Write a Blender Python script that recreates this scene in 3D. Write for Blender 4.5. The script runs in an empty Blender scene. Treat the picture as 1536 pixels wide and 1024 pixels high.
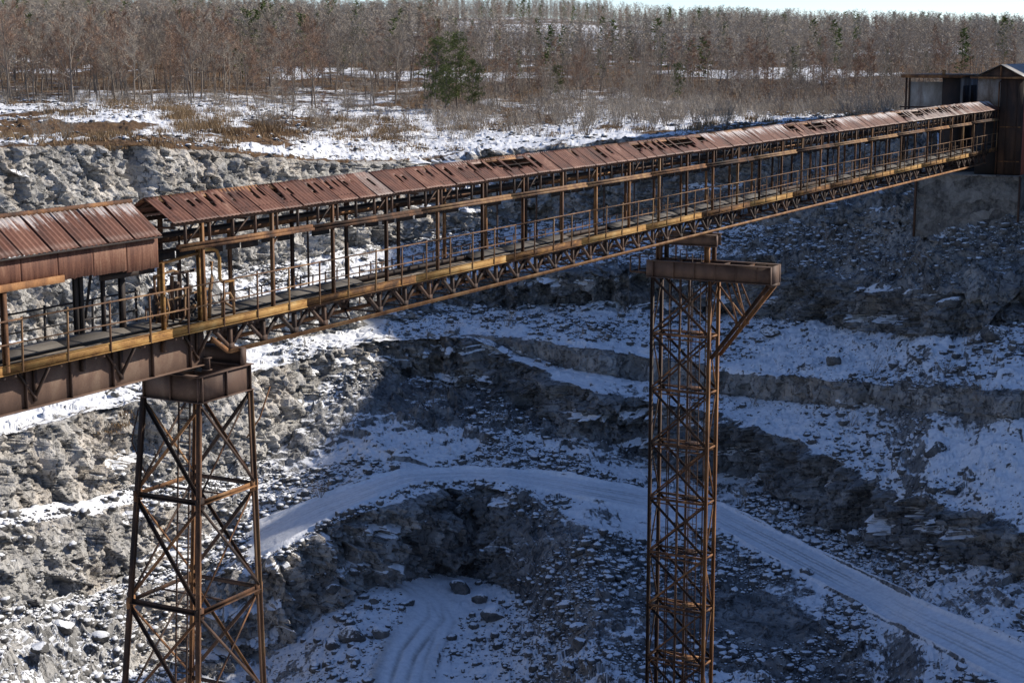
import bpy, math, random
import numpy as np
from mathutils import Vector, Matrix

# ------------------------------------------------------------------ basics
SC = bpy.context.scene
COL = SC.collection
EYE = 60.0                                  # height of the camera above datum
f = 2600.0                                  # focal length in photo pixels
PITCH = math.atan(442 / f)
CP, SP = math.cos(PITCH), math.sin(PITCH)
FW = np.array([0, CP, -SP]); UP = np.array([0, SP, CP]); RT = np.array([1.0, 0, 0])
SUN_AZ, SUN_EL = math.radians(66), math.radians(30)
SUN = np.array([math.sin(SUN_AZ) * math.cos(SUN_EL), math.cos(SUN_AZ) * math.cos(SUN_EL), math.sin(SUN_EL)])

def ray(x, y):
    return (FW * f + RT * (x - 768) + UP * (512 - y)) / f
def proj(P):
    P = np.asarray(P, float)
    z = P @ FW
    return 768 + f * (P @ RT) / z, 512 - f * (P @ UP) / z

# ------------------------------------------------------------------ numpy noise
def _hash(ix, iy, iz, seed):
    h = (ix.astype(np.int64) * 374761393 + iy.astype(np.int64) * 668265263 + iz.astype(np.int64) * 2147483647 // 3 + seed * 974634777) & 0x7fffffff
    h = ((h ^ (h >> 13)) * 1274126177) & 0x7fffffff
    h = ((h ^ (h >> 15)) * 668265263) & 0x7fffffff
    return ((h ^ (h >> 11)) & 0xffffff) / float(0xffffff)
def vnoise(P, s, seed=0):
    q = P / s
    i = np.floor(q).astype(np.int64); t = q - i
    t = t * t * t * (t * (t * 6 - 15) + 10)
    out = 0
    for a in (0, 1):
        wx = t[:, 0] if a else 1 - t[:, 0]
        for b in (0, 1):
            wy = t[:, 1] if b else 1 - t[:, 1]
            for c in (0, 1):
                wz = t[:, 2] if c else 1 - t[:, 2]
                out = out + wx * wy * wz * _hash(i[:, 0] + a, i[:, 1] + b, i[:, 2] + c, seed)
    return out * 2 - 1
def fbm(P, s, octaves=4, seed=0, gain=.5):
    o, a, tot = 0, 1.0, 0
    for k in range(octaves):
        o = o + a * vnoise(P + 17.3 * k, s / 2 ** k, seed + k); tot += a; a *= gain
    return o / tot
def blocks(P, s, seed=0, tilt=.8):
    """faceted blocky relief: random offset and tilt per irregular cell"""
    q = P / np.asarray(s)
    base = np.floor(q - .5).astype(np.int64)
    best = np.full(len(q), 1e9); val = np.zeros(len(q))
    for a in (0, 1):
        for b in (0, 1):
            for c in (0, 1):
                ix, iy, iz = base[:, 0] + a, base[:, 1] + b, base[:, 2] + c
                cx = ix + .5 + .7 * (_hash(ix, iy, iz, seed) - .5)
                cy = iy + .5 + .7 * (_hash(ix, iy, iz, seed + 1) - .5)
                cz = iz + .5 + .7 * (_hash(ix, iy, iz, seed + 2) - .5)
                dx, dy, dz = q[:, 0] - cx, q[:, 1] - cy, q[:, 2] - cz
                d = dx * dx + dy * dy + dz * dz
                v = (_hash(ix, iy, iz, seed + 3) - .5) * 1.4 + tilt * (dx * (_hash(ix, iy, iz, seed + 4) - .5) * 2 +
                    dy * (_hash(ix, iy, iz, seed + 5) - .5) * 2 + dz * (_hash(ix, iy, iz, seed + 6) - .5) * 2)
                m = d < best
                best = np.where(m, d, best); val = np.where(m, v, val)
    return val

# ------------------------------------------------------------------ object helpers
def tag(o, label=None, cat=None, group=None, kind=None):
    if label: o['label'] = label
    if cat: o['category'] = cat
    if group: o['group'] = group
    if kind: o['kind'] = kind
    return o
def empty(name, loc, rz=0.0, label=None, cat=None, group=None):
    o = bpy.data.objects.new(name, None); COL.objects.link(o)
    o.location = loc; o.rotation_euler = (0, 0, rz); o.empty_display_size = .2
    return tag(o, label, cat, group)
def link(name, me, parent=None):
    o = bpy.data.objects.new(name, me); COL.objects.link(o)
    if parent is not None: o.parent = parent
    return o
def mesh_np(name, V, F, mat=None, smooth=False):
    """fast mesh from numpy vertices and faces (an (n,3) or (n,4) array, or list of both)"""
    me = bpy.data.meshes.new(name)
    Fs = F if isinstance(F, list) else [F]
    Fs = [np.asarray(a, np.int32) for a in Fs if len(a)]
    nl = sum(a.size for a in Fs); nf = sum(len(a) for a in Fs)
    me.vertices.add(len(V)); me.vertices.foreach_set('co', np.asarray(V, np.float32).ravel())
    me.loops.add(nl); me.loops.foreach_set('vertex_index', np.concatenate([a.ravel() for a in Fs]))
    tot = np.concatenate([np.full(len(a), a.shape[1], np.int32) for a in Fs])
    st = np.concatenate([[0], np.cumsum(tot)[:-1]]).astype(np.int32)
    me.polygons.add(nf); me.polygons.foreach_set('loop_start', st)
    if smooth: me.polygons.foreach_set('use_smooth', np.ones(nf, bool))
    me.update(calc_edges=True)
    if mat: me.materials.append(mat)
    return me
def attr(me, name, data, color=False):
    a = me.attributes.new(name, 'FLOAT', 'POINT')
    a.data.foreach_set('value', np.asarray(data, np.float32))

class MB:
    def __init__(s): s.V = []; s.F = []; s.n = 0
    def add(s, V, F):
        V = np.asarray(V, float)
        s.V.append(V); s.F += [tuple(i + s.n for i in q) for q in F]; s.n += len(V); return s
    def box(s, x0, x1, y0, y1, z0, z1):
        V = [(x, y, z) for z in (z0, z1) for y in (y0, y1) for x in (x0, x1)]
        return s.add(V, [(0, 2, 3, 1), (4, 5, 7, 6), (0, 1, 5, 4), (2, 6, 7, 3), (0, 4, 6, 2), (1, 3, 7, 5)])
    def bar(s, a, b, w, h=None, up=(0, 0, 1)):
        """straight member from a to b, w wide and h high"""
        h = w if h is None else h
        a = np.asarray(a, float); b = np.asarray(b, float); d = b - a; d /= np.linalg.norm(d)
        up = np.asarray(up, float)
        if abs(d @ up) > .98: up = np.array([1.0, 0, 0])
        sx = np.cross(d, up); sx /= np.linalg.norm(sx); sy = np.cross(sx, d)
        V = [p + sx * i * w / 2 + sy * j * h / 2 for p in (a, b) for (i, j) in ((-1, -1), (1, -1), (1, 1), (-1, 1))]
        return s.add(V, [(0, 3, 2, 1), (4, 5, 6, 7), (0, 1, 5, 4), (1, 2, 6, 5), (2, 3, 7, 6), (3, 0, 4, 7)])
    def ibeam(s, a, b, w, h, t=.02, up=(0, 0, 1)):
        a = np.asarray(a, float); b = np.asarray(b, float); d = b - a; d /= np.linalg.norm(d)
        up = np.asarray(up, float)
        if abs(d @ up) > .98: up = np.array([1.0, 0, 0])
        sx = np.cross(d, up); sx /= np.linalg.norm(sx); sy = np.cross(sx, d)
        s.bar(a + sy * (h / 2 - t / 2), b + sy * (h / 2 - t / 2), w, t, up)
        s.bar(a - sy * (h / 2 - t / 2), b - sy * (h / 2 - t / 2), w, t, up)
        return s.bar(a, b, t, h - 2 * t - .002, up)
    def angle(s, a, b, w, t=.015, up=(0, 0, 1), flip=1):
        """L-section"""
        a = np.asarray(a, float); b = np.asarray(b, float); d = b - a; d /= np.linalg.norm(d)
        up = np.asarray(up, float)
        if abs(d @ up) > .98: up = np.array([1.0, 0, 0])
        sx = np.cross(d, up); sx /= np.linalg.norm(sx); sy = np.cross(sx, d)
        s.bar(a + sx * flip * w / 2, b + sx * flip * w / 2, w, t, up)
        return s.bar(a + sy * (w / 2 + t / 2 + .001), b + sy * (w / 2 + t / 2 + .001), t, w, up)
    def tube(s, pts, r, n=8):
        pts = [np.asarray(p, float) for p in pts]; V = []; F = []
        for i, p in enumerate(pts):
            d = pts[min(i + 1, len(pts) - 1)] - pts[max(i - 1, 0)]; d /= np.linalg.norm(d)
            u = np.cross(d, (0, 0, 1.0)); 
            if np.linalg.norm(u) < .05: u = np.cross(d, (1.0, 0, 0))
            u /= np.linalg.norm(u); v = np.cross(u, d)
            rr = r[i] if isinstance(r, (list, tuple)) else r
            V += [p + rr * (u * math.cos(2 * math.pi * k / n) + v * math.sin(2 * math.pi * k / n)) for k in range(n)]
        for i in range(len(pts) - 1):
            for k in range(n):
                F.append((i * n + k, i * n + (k + 1) % n, (i + 1) * n + (k + 1) % n, (i + 1) * n + k))
        F.append(tuple(range(n))[::-1]); F.append(tuple((len(pts) - 1) * n + k for k in range(n)))
        return s.add(V, F)
    def mesh(s, name, mat, smooth=False):
        V = np.concatenate(s.V)
        t3 = [q for q in s.F if len(q) == 3]; t4 = [q for q in s.F if len(q) == 4]; tn = [q for q in s.F if len(q) > 4]
        Fs = []
        if t3: Fs.append(np.array(t3))
        if t4: Fs.append(np.array(t4))
        for q in tn: Fs.append(np.array([q]))
        return mesh_np(name, V, Fs, mat, smooth)
    def build(s, name, mat, parent=None, smooth=False):
        return link(name, s.mesh(name, mat, smooth), parent)

# ------------------------------------------------------------------ materials
class NT:
    def __init__(s, name):
        s.m = bpy.data.materials.new(name); s.m.use_nodes = True
        s.t = s.m.node_tree; s.N = s.t.nodes; s.L = s.t.links
        s.b = s.N['Principled BSDF']
    def n(s, typ, **kw):
        nd = s.N.new(typ)
        for k, v in kw.items():
            if k in nd.inputs: nd.inputs[k].default_value = v
            else: setattr(nd, k, v)
        return nd
    def l(s, a, b): s.L.new(a, b)
    def noise(s, vec, scale, detail=4, rough=.6, dist=0.0):
        nd = s.n('ShaderNodeTexNoise', Scale=scale, Detail=detail, Roughness=rough, Distortion=dist)
        s.l(vec, nd.inputs['Vector']); return nd.outputs['Fac']
    def ramp(s, fac, stops, interp='LINEAR'):
        nd = s.n('ShaderNodeValToRGB'); cr = nd.color_ramp; cr.interpolation = interp
        while len(cr.elements) < len(stops): cr.elements.new(.5)
        for e, (p, c) in zip(cr.elements, stops):
            e.position = p
            c = (c, c, c) if isinstance(c, (int, float)) else c
            e.color = (*c, 1)
        s.l(fac, nd.inputs['Fac']); return nd.outputs['Color']
    def mix(s, fac, a, b, mode='MIX'):
        nd = s.n('ShaderNodeMix', data_type='RGBA', blend_type=mode)
        for sock, val in ((nd.inputs[0], fac), (nd.inputs[6], a), (nd.inputs[7], b)):
            if isinstance(val, bpy.types.NodeSocket): s.l(val, sock)
            elif isinstance(val, (int, float)): sock.default_value = val
            else: sock.default_value = (*val, 1)
        return nd.outputs[2]
    def math(s, op, a, b=0.0, c=None, clamp=False):
        nd = s.n('ShaderNodeMath', operation=op, use_clamp=clamp)
        for i, v in enumerate((a, b, c)):
            if v is None: continue
            if isinstance(v, bpy.types.NodeSocket): s.l(v, nd.inputs[i])
            else: nd.inputs[i].default_value = v
        return nd.outputs[0]
    def smooth(s, v, a, b):
        nd = s.n('ShaderNodeMapRange', interpolation_type='SMOOTHSTEP')
        nd.inputs[1].default_value = a; nd.inputs[2].default_value = b
        s.l(v, nd.inputs[0]); return nd.outputs[0]
    def bump(s, h, strength, dist):
        nd = s.n('ShaderNodeBump', Strength=strength, Distance=dist)
        s.l(h, nd.inputs['Height']); s.l(nd.outputs[0], s.b.inputs['Normal'])
    def scaled(s, vec, sc):
        nd = s.n('ShaderNodeMapping'); nd.inputs['Scale'].default_value = sc
        s.l(vec, nd.inputs['Vector']); return nd.outputs[0]
    def done(s, col, rough=.85, spec=.25, metal=0.0):
        if isinstance(col, bpy.types.NodeSocket): s.l(col, s.b.inputs['Base Color'])
        else: s.b.inputs['Base Color'].default_value = (*col, 1)
        if isinstance(rough, bpy.types.NodeSocket): s.l(rough, s.b.inputs['Roughness'])
        else: s.b.inputs['Roughness'].default_value = rough
        s.b.inputs['Specular IOR Level'].default_value = spec
        s.b.inputs['Metallic'].default_value = metal
        return s.m

def metal_mat(name, stops, scale=2.2, streak=(1, 1, .25), rough=.75, spec=.3, var=.25, fine=28):
    t = NT(name)
    tc = t.n('ShaderNodeTexCoord').outputs['Object']
    oi = t.n('ShaderNodeObjectInfo')
    v = t.scaled(tc, streak)
    n1 = t.noise(v, scale, 6, .65, .4); n2 = t.noise(tc, fine, 4, .7)
    fac = t.math('ADD', t.math('MULTIPLY', n1, .75), t.math('MULTIPLY', n2, .25))
    fac = t.math('ADD', fac, t.math('MULTIPLY', t.math('SUBTRACT', oi.outputs['Random'], .5), var * .5))
    c = t.ramp(fac, stops)
    t.bump(n2, .35, .01)
    return t.done(c, rough, spec)

M = {}
M['rust'] = metal_mat('rusted_steel', [(.30, (.012, .008, .006)), (.43, (.045, .022, .012)), (.54, (.12, .055, .025)), (.66, (.25, .125, .05)), (.8, (.33, .21, .11))], 1.7, (1, 1, .4), .8, .25, .5)
M['rust_dark'] = metal_mat('dark_rusted_steel', [(.30, (.014, .010, .008)), (.45, (.034, .020, .014)), (.60, (.070, .036, .021)), (.78, (.13, .065, .034))])
M['rust_orange'] = metal_mat('orange_rust', [(.30, (.03, .015, .009)), (.43, (.11, .048, .019)), (.55, (.22, .10, .036)), (.70, (.34, .19, .08))], 1.6)
M['yellow'] = metal_mat('worn_yellow_paint', [(.30, (.04, .021, .011)), (.41, (.12, .056, .021)), (.51, (.23, .118, .036)), (.62, (.32, .185, .06)), (.78, (.40, .28, .13))], 1.9, (.8, 1, 2), .8, .2, .5)
M['rail'] = metal_mat('rail_steel', [(.30, (.05, .025, .014)), (.46, (.13, .065, .032)), (.60, (.24, .14, .06)), (.76, (.34, .22, .11))])
M['rail_far'] = metal_mat('dull_rail_steel', [(.30, (.030, .017, .011)), (.46, (.075, .038, .022)), (.60, (.14, .075, .04)), (.76, (.2, .12, .07))])
M['roof'] = metal_mat('rusty_red_corrugated_sheet', [(.28, (.035, .016, .011)), (.40, (.088, .034, .020)), (.50, (.135, .052, .030)), (.60, (.185, .080, .048)), (.74, (.30, .17, .115))], 1.5, (1.6, .8, .8), .62, .35, .35, 16)
def pale_ridge_roof():
    t = NT('pale_ridge_rusty_sheet')
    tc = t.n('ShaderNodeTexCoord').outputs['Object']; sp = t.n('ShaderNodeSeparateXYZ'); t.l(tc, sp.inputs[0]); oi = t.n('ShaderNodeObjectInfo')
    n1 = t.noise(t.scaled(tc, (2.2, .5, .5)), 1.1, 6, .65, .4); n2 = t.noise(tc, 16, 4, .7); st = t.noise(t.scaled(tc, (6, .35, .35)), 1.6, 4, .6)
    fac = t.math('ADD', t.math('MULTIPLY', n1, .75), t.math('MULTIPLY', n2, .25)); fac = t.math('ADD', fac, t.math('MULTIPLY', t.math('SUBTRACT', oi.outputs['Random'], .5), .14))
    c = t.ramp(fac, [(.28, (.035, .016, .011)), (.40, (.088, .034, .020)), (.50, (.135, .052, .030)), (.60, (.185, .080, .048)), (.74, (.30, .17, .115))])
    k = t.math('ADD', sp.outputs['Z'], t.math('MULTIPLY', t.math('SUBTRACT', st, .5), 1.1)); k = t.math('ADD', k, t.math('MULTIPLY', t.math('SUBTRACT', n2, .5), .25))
    c = t.mix(t.math('MULTIPLY', t.smooth(k, 2.90, 3.14), .85), c, (.62, .56, .52))  # sheets turn paler towards the ridge, in uneven streaks
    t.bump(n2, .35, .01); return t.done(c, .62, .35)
M['roof_pale_ridge'] = pale_ridge_roof()
M['roof_pale'] = metal_mat('weathered_pale_sheet', [(.28, (.12, .06, .045)), (.44, (.22, .145, .115)), (.58, (.30, .235, .20)), (.75, (.40, .35, .31))], 1.1, (2.2, .5, .5), .6, .35, .3, 16)
M['siding'] = metal_mat('rusty_siding', [(.28, (.04, .018, .012)), (.42, (.10, .040, .024)), (.54, (.155, .068, .04)), (.72, (.28, .16, .10))], 2.0, (3.5, 1, .3), .75, .25, .2)
M['plate'] = metal_mat('stained_steel_plate', [(.28, (.030, .018, .013)), (.44, (.065, .037, .026)), (.58, (.105, .062, .042)), (.76, (.17, .12, .085))], 1.2, (1, 1, .5))
M['black'] = metal_mat('black_steel', [(.3, (.009, .008, .008)), (.5, (.020, .015, .013)), (.62, (.040, .024, .017)), (.78, (.075, .042, .028))], 1.1, (1, 1, .35))
M['belt'] = metal_mat('old_rubber_belt', [(.3, (.03, .026, .022)), (.5, (.07, .06, .05)), (.75, (.15, .13, .105))], 1.5, (.3, 1, 1))
M['wood'] = metal_mat('weathered_planks', [(.28, (.04, .030, .022)), (.45, (.085, .066, .05)), (.6, (.14, .115, .09)), (.78, (.24, .21, .18))], 3.0, (.25, 2.5, 1), .9, .15, .5)
M['white_wall'] = metal_mat('stained_white_render', [(.28, (.055, .034, .024)), (.41, (.13, .10, .08)), (.52, (.24, .21, .185)), (.66, (.37, .35, .32)), (.8, (.47, .45, .42))], 1.1, (1, 1, .3), .9, .1)
M['red_wall'] = metal_mat('red_painted_wall', [(.25, (.10, .03, .022)), (.45, (.24, .075, .05)), (.6, (.32, .12, .085)), (.8, (.42, .24, .19))], 1.0, (1, 1, .4), .85, .15)
M['grey_sheet'] = metal_mat('grey_roof_sheet', [(.25, (.12, .10, .085)), (.45, (.27, .25, .22)), (.65, (.37, .35, .32)), (.8, (.45, .44, .42))], 1.2, (2, .6, 1), .6, .35)

def stone_mat():
    t = NT('rough_stone_masonry')
    tc = t.n('ShaderNodeTexCoord').outputs['Object']
    w = t.n('ShaderNodeTexNoise', Scale=1.7, Detail=4); t.l(tc, w.inputs['Vector'])
    ad = t.n('ShaderNodeVectorMath', operation='MULTIPLY_ADD'); t.l(w.outputs['Color'], ad.inputs[0]); ad.inputs[1].default_value = (.55, .55, .55); t.l(tc, ad.inputs[2])
    v = t.n('ShaderNodeTexVoronoi', Scale=.95); t.l(t.scaled(ad.outputs[0], (1, 1, 1.5)), v.inputs['Vector'])
    n = t.noise(tc, 3.0, 7, .7, .6); st = t.noise(t.scaled(tc, (1, 1, .2)), 1.4, 4, .6)
    fac = t.math('ADD', t.math('MULTIPLY', n, .5), t.math('MULTIPLY', v.outputs['Color'], .22)); fac = t.math('ADD', fac, t.math('MULTIPLY', st, .3))
    c = t.ramp(fac, [(.36, (.045, .042, .04)), (.46, (.12, .113, .105)), (.57, (.21, .197, .18)), (.76, (.33, .31, .285))])
    t.bump(t.math('ADD', n, t.math('MULTIPLY', v.outputs['Color'], .5)), .9, .25)
    return t.done(c, .95, .1)
M['stone'] = stone_mat()

def terrain_mat(name, rock_scale=1.0):
    t = NT(name)
    geo = t.n('ShaderNodeNewGeometry')
    pos = geo.outputs['Position']
    sep = t.n('ShaderNodeSeparateXYZ'); t.l(geo.outputs['Normal'], sep.inputs[0])
    nz = sep.outputs['Z']
    A = lambda nm: t.n('ShaderNodeAttribute', attribute_name=nm).outputs['Fac']
    snowy, dirt, track, pale = A('snowy'), A('dirt'), A('track'), A('pale')
    big = t.noise(pos, .055, 3, .6, .5)
    mid = t.noise(pos, .5, 4, .65, .3)
    fine = t.noise(pos, 3.2, 4, .72)
    vert = t.noise(t.scaled(pos, (1, 1, .22)), .45, 3, .65, .8)      # water stains running down
    strat = t.noise(t.scaled(pos, (.12, .12, 1)), 1.1, 2, .6, .3)    # bedding
    fac = t.math('ADD', t.math('MULTIPLY', mid, .3), t.math('MULTIPLY', vert, .3))
    fac = t.math('ADD', fac, t.math('MULTIPLY', strat, .15))
    fac = t.math('ADD', fac, t.math('MULTIPLY', fine, .25))
    grey = t.ramp(fac, [(.34, (.068, .069, .071)), (.45, (.155, .154, .151)), (.54, (.27, .266, .257)), (.66, (.42, .41, .39))])
    tan = t.ramp(fac, [(.34, (.075, .060, .045)), (.46, (.17, .138, .105)), (.56, (.29, .235, .175)), (.68, (.42, .36, .285))])
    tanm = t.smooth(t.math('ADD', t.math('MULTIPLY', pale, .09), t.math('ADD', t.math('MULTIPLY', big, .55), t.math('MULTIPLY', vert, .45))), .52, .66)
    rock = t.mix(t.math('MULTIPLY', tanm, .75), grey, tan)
    rock = t.mix(t.math('MULTIPLY', pale, 1.0, clamp=True), rock, t.mix(.55, t.mix(1.0, rock, (1.75, 1.71, 1.64), 'MULTIPLY'), (.46, .44, .41)))  # pale lifts the rock colour: painted sunlight, plus the small ledge's own tone
    crk = t.n('ShaderNodeTexVoronoi', Scale=.55, feature='DISTANCE_TO_EDGE')
    wv = t.n('ShaderNodeVectorMath', operation='ADD'); t.l(pos, wv.inputs[0])
    wn = t.n('ShaderNodeTexNoise', Scale=1.3, Detail=4, Roughness=.65); t.l(pos, wn.inputs['Vector']); t.l(wn.outputs['Color'], wv.inputs[1])
    t.l(t.scaled(wv.outputs[0], (1, 1, .7)), crk.inputs['Vector'])
    crack = t.smooth(t.math('ADD', crk.outputs['Distance'], t.math('MULTIPLY', t.math('SUBTRACT', fine, .45), .3)), .0, .05)
    rock = t.mix(crack, t.mix(.3, rock, (.02, .02, .02)), rock)
    dirtc = t.ramp(t.math('ADD', t.math('MULTIPLY', mid, .5), t.math('MULTIPLY', fine, .5)), [(.36, (.055, .032, .018)), (.5, (.13, .075, .036)), (.66, (.23, .145, .075))])
    blk = t.n('ShaderNodeTexVoronoi', Scale=1.15); t.l(t.scaled(wv.outputs[0], (1.1, 1.1, .62)), blk.inputs['Vector'])
    bs = t.n('ShaderNodeSeparateXYZ'); t.l(blk.outputs['Color'], bs.inputs[0])
    rock = t.mix(1.0, rock, t.ramp(bs.outputs['X'], [(.0, .72), (.5, 1.0), (1.0, 1.25)]), 'MULTIPLY')
    jn = t.n('ShaderNodeTexVoronoi', Scale=1.15, feature='DISTANCE_TO_EDGE'); t.l(t.scaled(wv.outputs[0], (1.1, 1.1, .62)), jn.inputs['Vector'])
    joint = t.smooth(t.math('ADD', jn.outputs['Distance'], t.math('MULTIPLY', t.math('SUBTRACT', fine, .42), .35)), .0, .05)
    rock = t.mix(joint, t.mix(1.0, rock, (.55, .54, .53), 'MULTIPLY'), rock)
    rock = t.mix(dirt, rock, dirtc)
    # snow lies on flat ground, broken by stones and grass
    cov = t.math('ADD', nz, t.math('MULTIPLY', t.math('SUBTRACT', fine, .5), .42))
    drift = t.noise(t.scaled(pos, (1, .7, 1)), .17, 3, .6, .6)
    cov = t.math('ADD', cov, t.math('MULTIPLY', t.math('SUBTRACT', mid, .5), .55))
    cov = t.math('ADD', cov, t.math('MULTIPLY', t.math('SUBTRACT', drift, .5), .75))
    cov = t.math('ADD', cov, snowy)
    st = t.n('ShaderNodeTexVoronoi', Scale=1.5, Randomness=1.0); t.l(wv.outputs[0], st.inputs['Vector'])
    st2 = t.n('ShaderNodeTexVoronoi', Scale=3.6, Randomness=1.0); t.l(pos, st2.inputs['Vector'])
    pebb = t.math('MAXIMUM', t.math('SUBTRACT', .26, st.outputs['Distance']), t.math('SUBTRACT', .24, st2.outputs['Distance']), clamp=False)
    pebb = t.math('MULTIPLY', t.math('MAXIMUM', pebb, 0.0), t.smooth(big, .35, .6))
    cov = t.math('SUBTRACT', cov, t.math('MULTIPLY', pebb, t.math('MULTIPLY', t.math('SUBTRACT', .6, snowy), 6.0)))
    snow = t.smooth(cov, .78, .92)
    sc = t.ramp(fine, [(.35, (.70, .71, .73)), (.6, (.84, .845, .85))])
    sc = t.mix(t.math('MULTIPLY', track, .8), sc, t.ramp(fine, [(.35, (.20, .17, .145)), (.65, (.42, .385, .35))]))
    col = t.mix(snow, rock, sc)
    h = t.math('ADD', t.math('MULTIPLY', mid, .7), t.math('MULTIPLY', fine, .45))
    h = t.math('ADD', h, t.math('MULTIPLY', crack, .18)); h = t.math('ADD', h, t.math('MULTIPLY', bs.outputs['Y'], .5)); h = t.math('ADD', h, t.math('MULTIPLY', joint, .15))
    h = t.math('ADD', t.math('MULTIPLY', h, t.math('SUBTRACT', 1.0, t.math('MULTIPLY', snow, .9))), t.math('MULTIPLY', snow, .12))
    t.bump(h, 1.0, .42)
    return t.done(col, t.math('SUBTRACT', .95, t.math('MULTIPLY', snow, .25)), .15)
M['terrain'] = terrain_mat('snowy_quarry_rock')

def plain_rock_mat():
    t = NT('broken_rock')
    geo = t.n('ShaderNodeNewGeometry'); pos = geo.outputs['Position']
    sep = t.n('ShaderNodeSeparateXYZ'); t.l(geo.outputs['Normal'], sep.inputs[0])
    n = t.noise(pos, 1.3, 5, .65); fine = t.noise(pos, 5, 5, .7)
    rock = t.ramp(t.math('ADD', t.math('MULTIPLY', n, .6), t.math('MULTIPLY', fine, .4)), [(.33, (.035, .036, .038)), (.48, (.095, .092, .088)), (.6, (.18, .17, .155)), (.72, (.28, .26, .23))])
    snow = t.smooth(t.math('ADD', sep.outputs['Z'], t.math('MULTIPLY', t.math('SUBTRACT', fine, .5), .8)), .62, .8)
    t.bump(fine, .5, .1)
    return t.done(t.mix(snow, rock, (.8, .81, .82)), .9, .15)
M['rubble'] = plain_rock_mat()

def plant_mat(name, stops, var=.5, trans=0.0):
    t = NT(name)
    oi = t.n('ShaderNodeObjectInfo'); a = t.n('ShaderNodeAttribute', attribute_name='tint').outputs['Fac']
    geo = t.n('ShaderNodeNewGeometry')
    n = t.noise(geo.outputs['Position'], .35, 2)
    v = t.math('ADD', t.math('MULTIPLY', a, .6), t.math('MULTIPLY', oi.outputs['Random'], .25))
    v = t.math('ADD', v, t.math('MULTIPLY', t.math('SUBTRACT', n, .5), .5))
    return t.done(t.ramp(v, stops), .9, .1)
M['bark'] = plant_mat('grey_brown_bark', [(.1, (.09, .072, .058)), (.5, (.19, .155, .125)), (.9, (.33, .29, .245))])
M['twig'] = plant_mat('bare_twigs', [(.1, (.19, .152, .115)), (.5, (.34, .285, .222)), (.9, (.50, .44, .365))])
M['twig_red'] = plant_mat('reddish_twigs', [(.1, (.19, .118, .078)), (.5, (.33, .22, .152)), (.9, (.46, .33, .245))])
M['needle'] = plant_mat('pine_needles', [(.1, (.045, .062, .022)), (.5, (.11, .135, .045)), (.9, (.20, .225, .085))])
M['grass'] = plant_mat('dry_grass', [(.1, (.15, .095, .05)), (.5, (.28, .19, .105)), (.9, (.44, .33, .20))])
# ================================================================== TERRAIN
# breaklines of the quarry, far to near: crest and toe lines of every bench, as (bearing, depression)
def fwd(y): return f * CP + (512 - y) * SP
def px_of(az, y): return 768 + np.tan(az) * fwd(y)
def tan_dep(az, y): return -(-f * SP + (512 - y) * CP) / fwd(y) * np.cos(az)
AZ_IN = 17.6
az_v = np.radians(np.concatenate([np.linspace(-110, -30, 26)[:-1], np.linspace(-30, -AZ_IN, 30)[:-1], np.linspace(-AZ_IN, AZ_IN, 1000),
                                  np.linspace(AZ_IN, 32, 40)[1:], np.linspace(32, 110, 26)[1:]]))
az_c = np.clip(az_v, -math.radians(AZ_IN), math.radians(AZ_IN))
def P(pts, x): 
    a = np.array(pts, float); return np.interp(x, a[:, 0], a[:, 1])
def yline(pts):
    y = np.full(len(az_c), 500.0)
    for _ in range(6): y = P(pts, px_of(az_c, y))
    return y, px_of(az_c, y)

LINES = []       # (name, r[], h[], attrs)
def put(name, r, h): LINES.append([name, np.array(r), np.array(h)])
def by_r(name, ypts, r):
    y, x = yline(ypts); r = P(r, x) if isinstance(r, list) else np.full(len(y), float(r))
    put(name, r, -r * tan_dep(az_c, y))
def by_h(name, ypts, hpts):
    y, x = yline(ypts); h = P(hpts, x); put(name, -h / tan_dep(az_c, y), h)
def by_dr(name, ypts, dr):
    y, x = yline(ypts); r = LINES[-1][1] - P(dr, x); put(name, r, -r * tan_dep(az_c, y))
def by_slope(name, ypts, g, dr=None, w=None):
    y, x = yline(ypts); T = tan_dep(az_c, y); r0, h0 = LINES[-1][1], LINES[-1][2]
    g = P(g, x) if isinstance(g, list) else g
    r = (g * r0 - h0) / (T + g)
    r = np.minimum(r, r0 - .15)
    if dr is not None: ww = P(w, x); r = r * (1 - ww) + (r0 - P(dr, x)) * ww
    put(name, r, -r * T)
NC = len(az_v)
put('far', np.full(NC, 7000.0), np.full(NC, 40.0))
by_r('ridge2', [(0, 40), (1250, 44), (1350, 36), (1480, 40), (1536, 46)], 1700)
by_r('dip', [(0, 48), (1536, 68)], 1250)
by_r('skyline', [(0, 16), (300, 20), (450, 36), (560, 38), (660, 28), (780, 25), (900, 32), (1020, 42), (1150, 46), (1300, 50), (1420, 54), (1536, 62)], 900)
by_r('clift', [(0, 52), (640, 50), (700, 47), (850, 47), (1000, 58), (1536, 72)], 610)
by_r('clifb', [(0, 54), (640, 54), (700, 66), (800, 70), (930, 74), (1000, 66), (1536, 76)], 600)
by_r('H2', [(0, 100), (400, 100), (700, 104), (1100, 102), (1536, 100)], 390)
by_r('H1', [(0, 150), (330, 150), (450, 158), (700, 158), (900, 160), (1100, 166), (1536, 160)], 255)
by_r('crestA', [(-300, 228), (0, 221), (150, 219), (203, 217), (232, 220), (330, 228), (430, 238), (520, 243), (650, 240), (760, 226), (900, 212), (1050, 200), (1200, 188), (1340, 180), (1392, 190), (1404, 262), (1700, 262)],
     [(-100, 115), (0, 120), (200, 128.5), (230, 131), (330, 136), (430, 143), (560, 156), (650, 164), (800, 167), (900, 166), (1050, 159), (1200, 152), (1340, 145), (1392, 140), (1404, 131), (1600, 129)])
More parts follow.
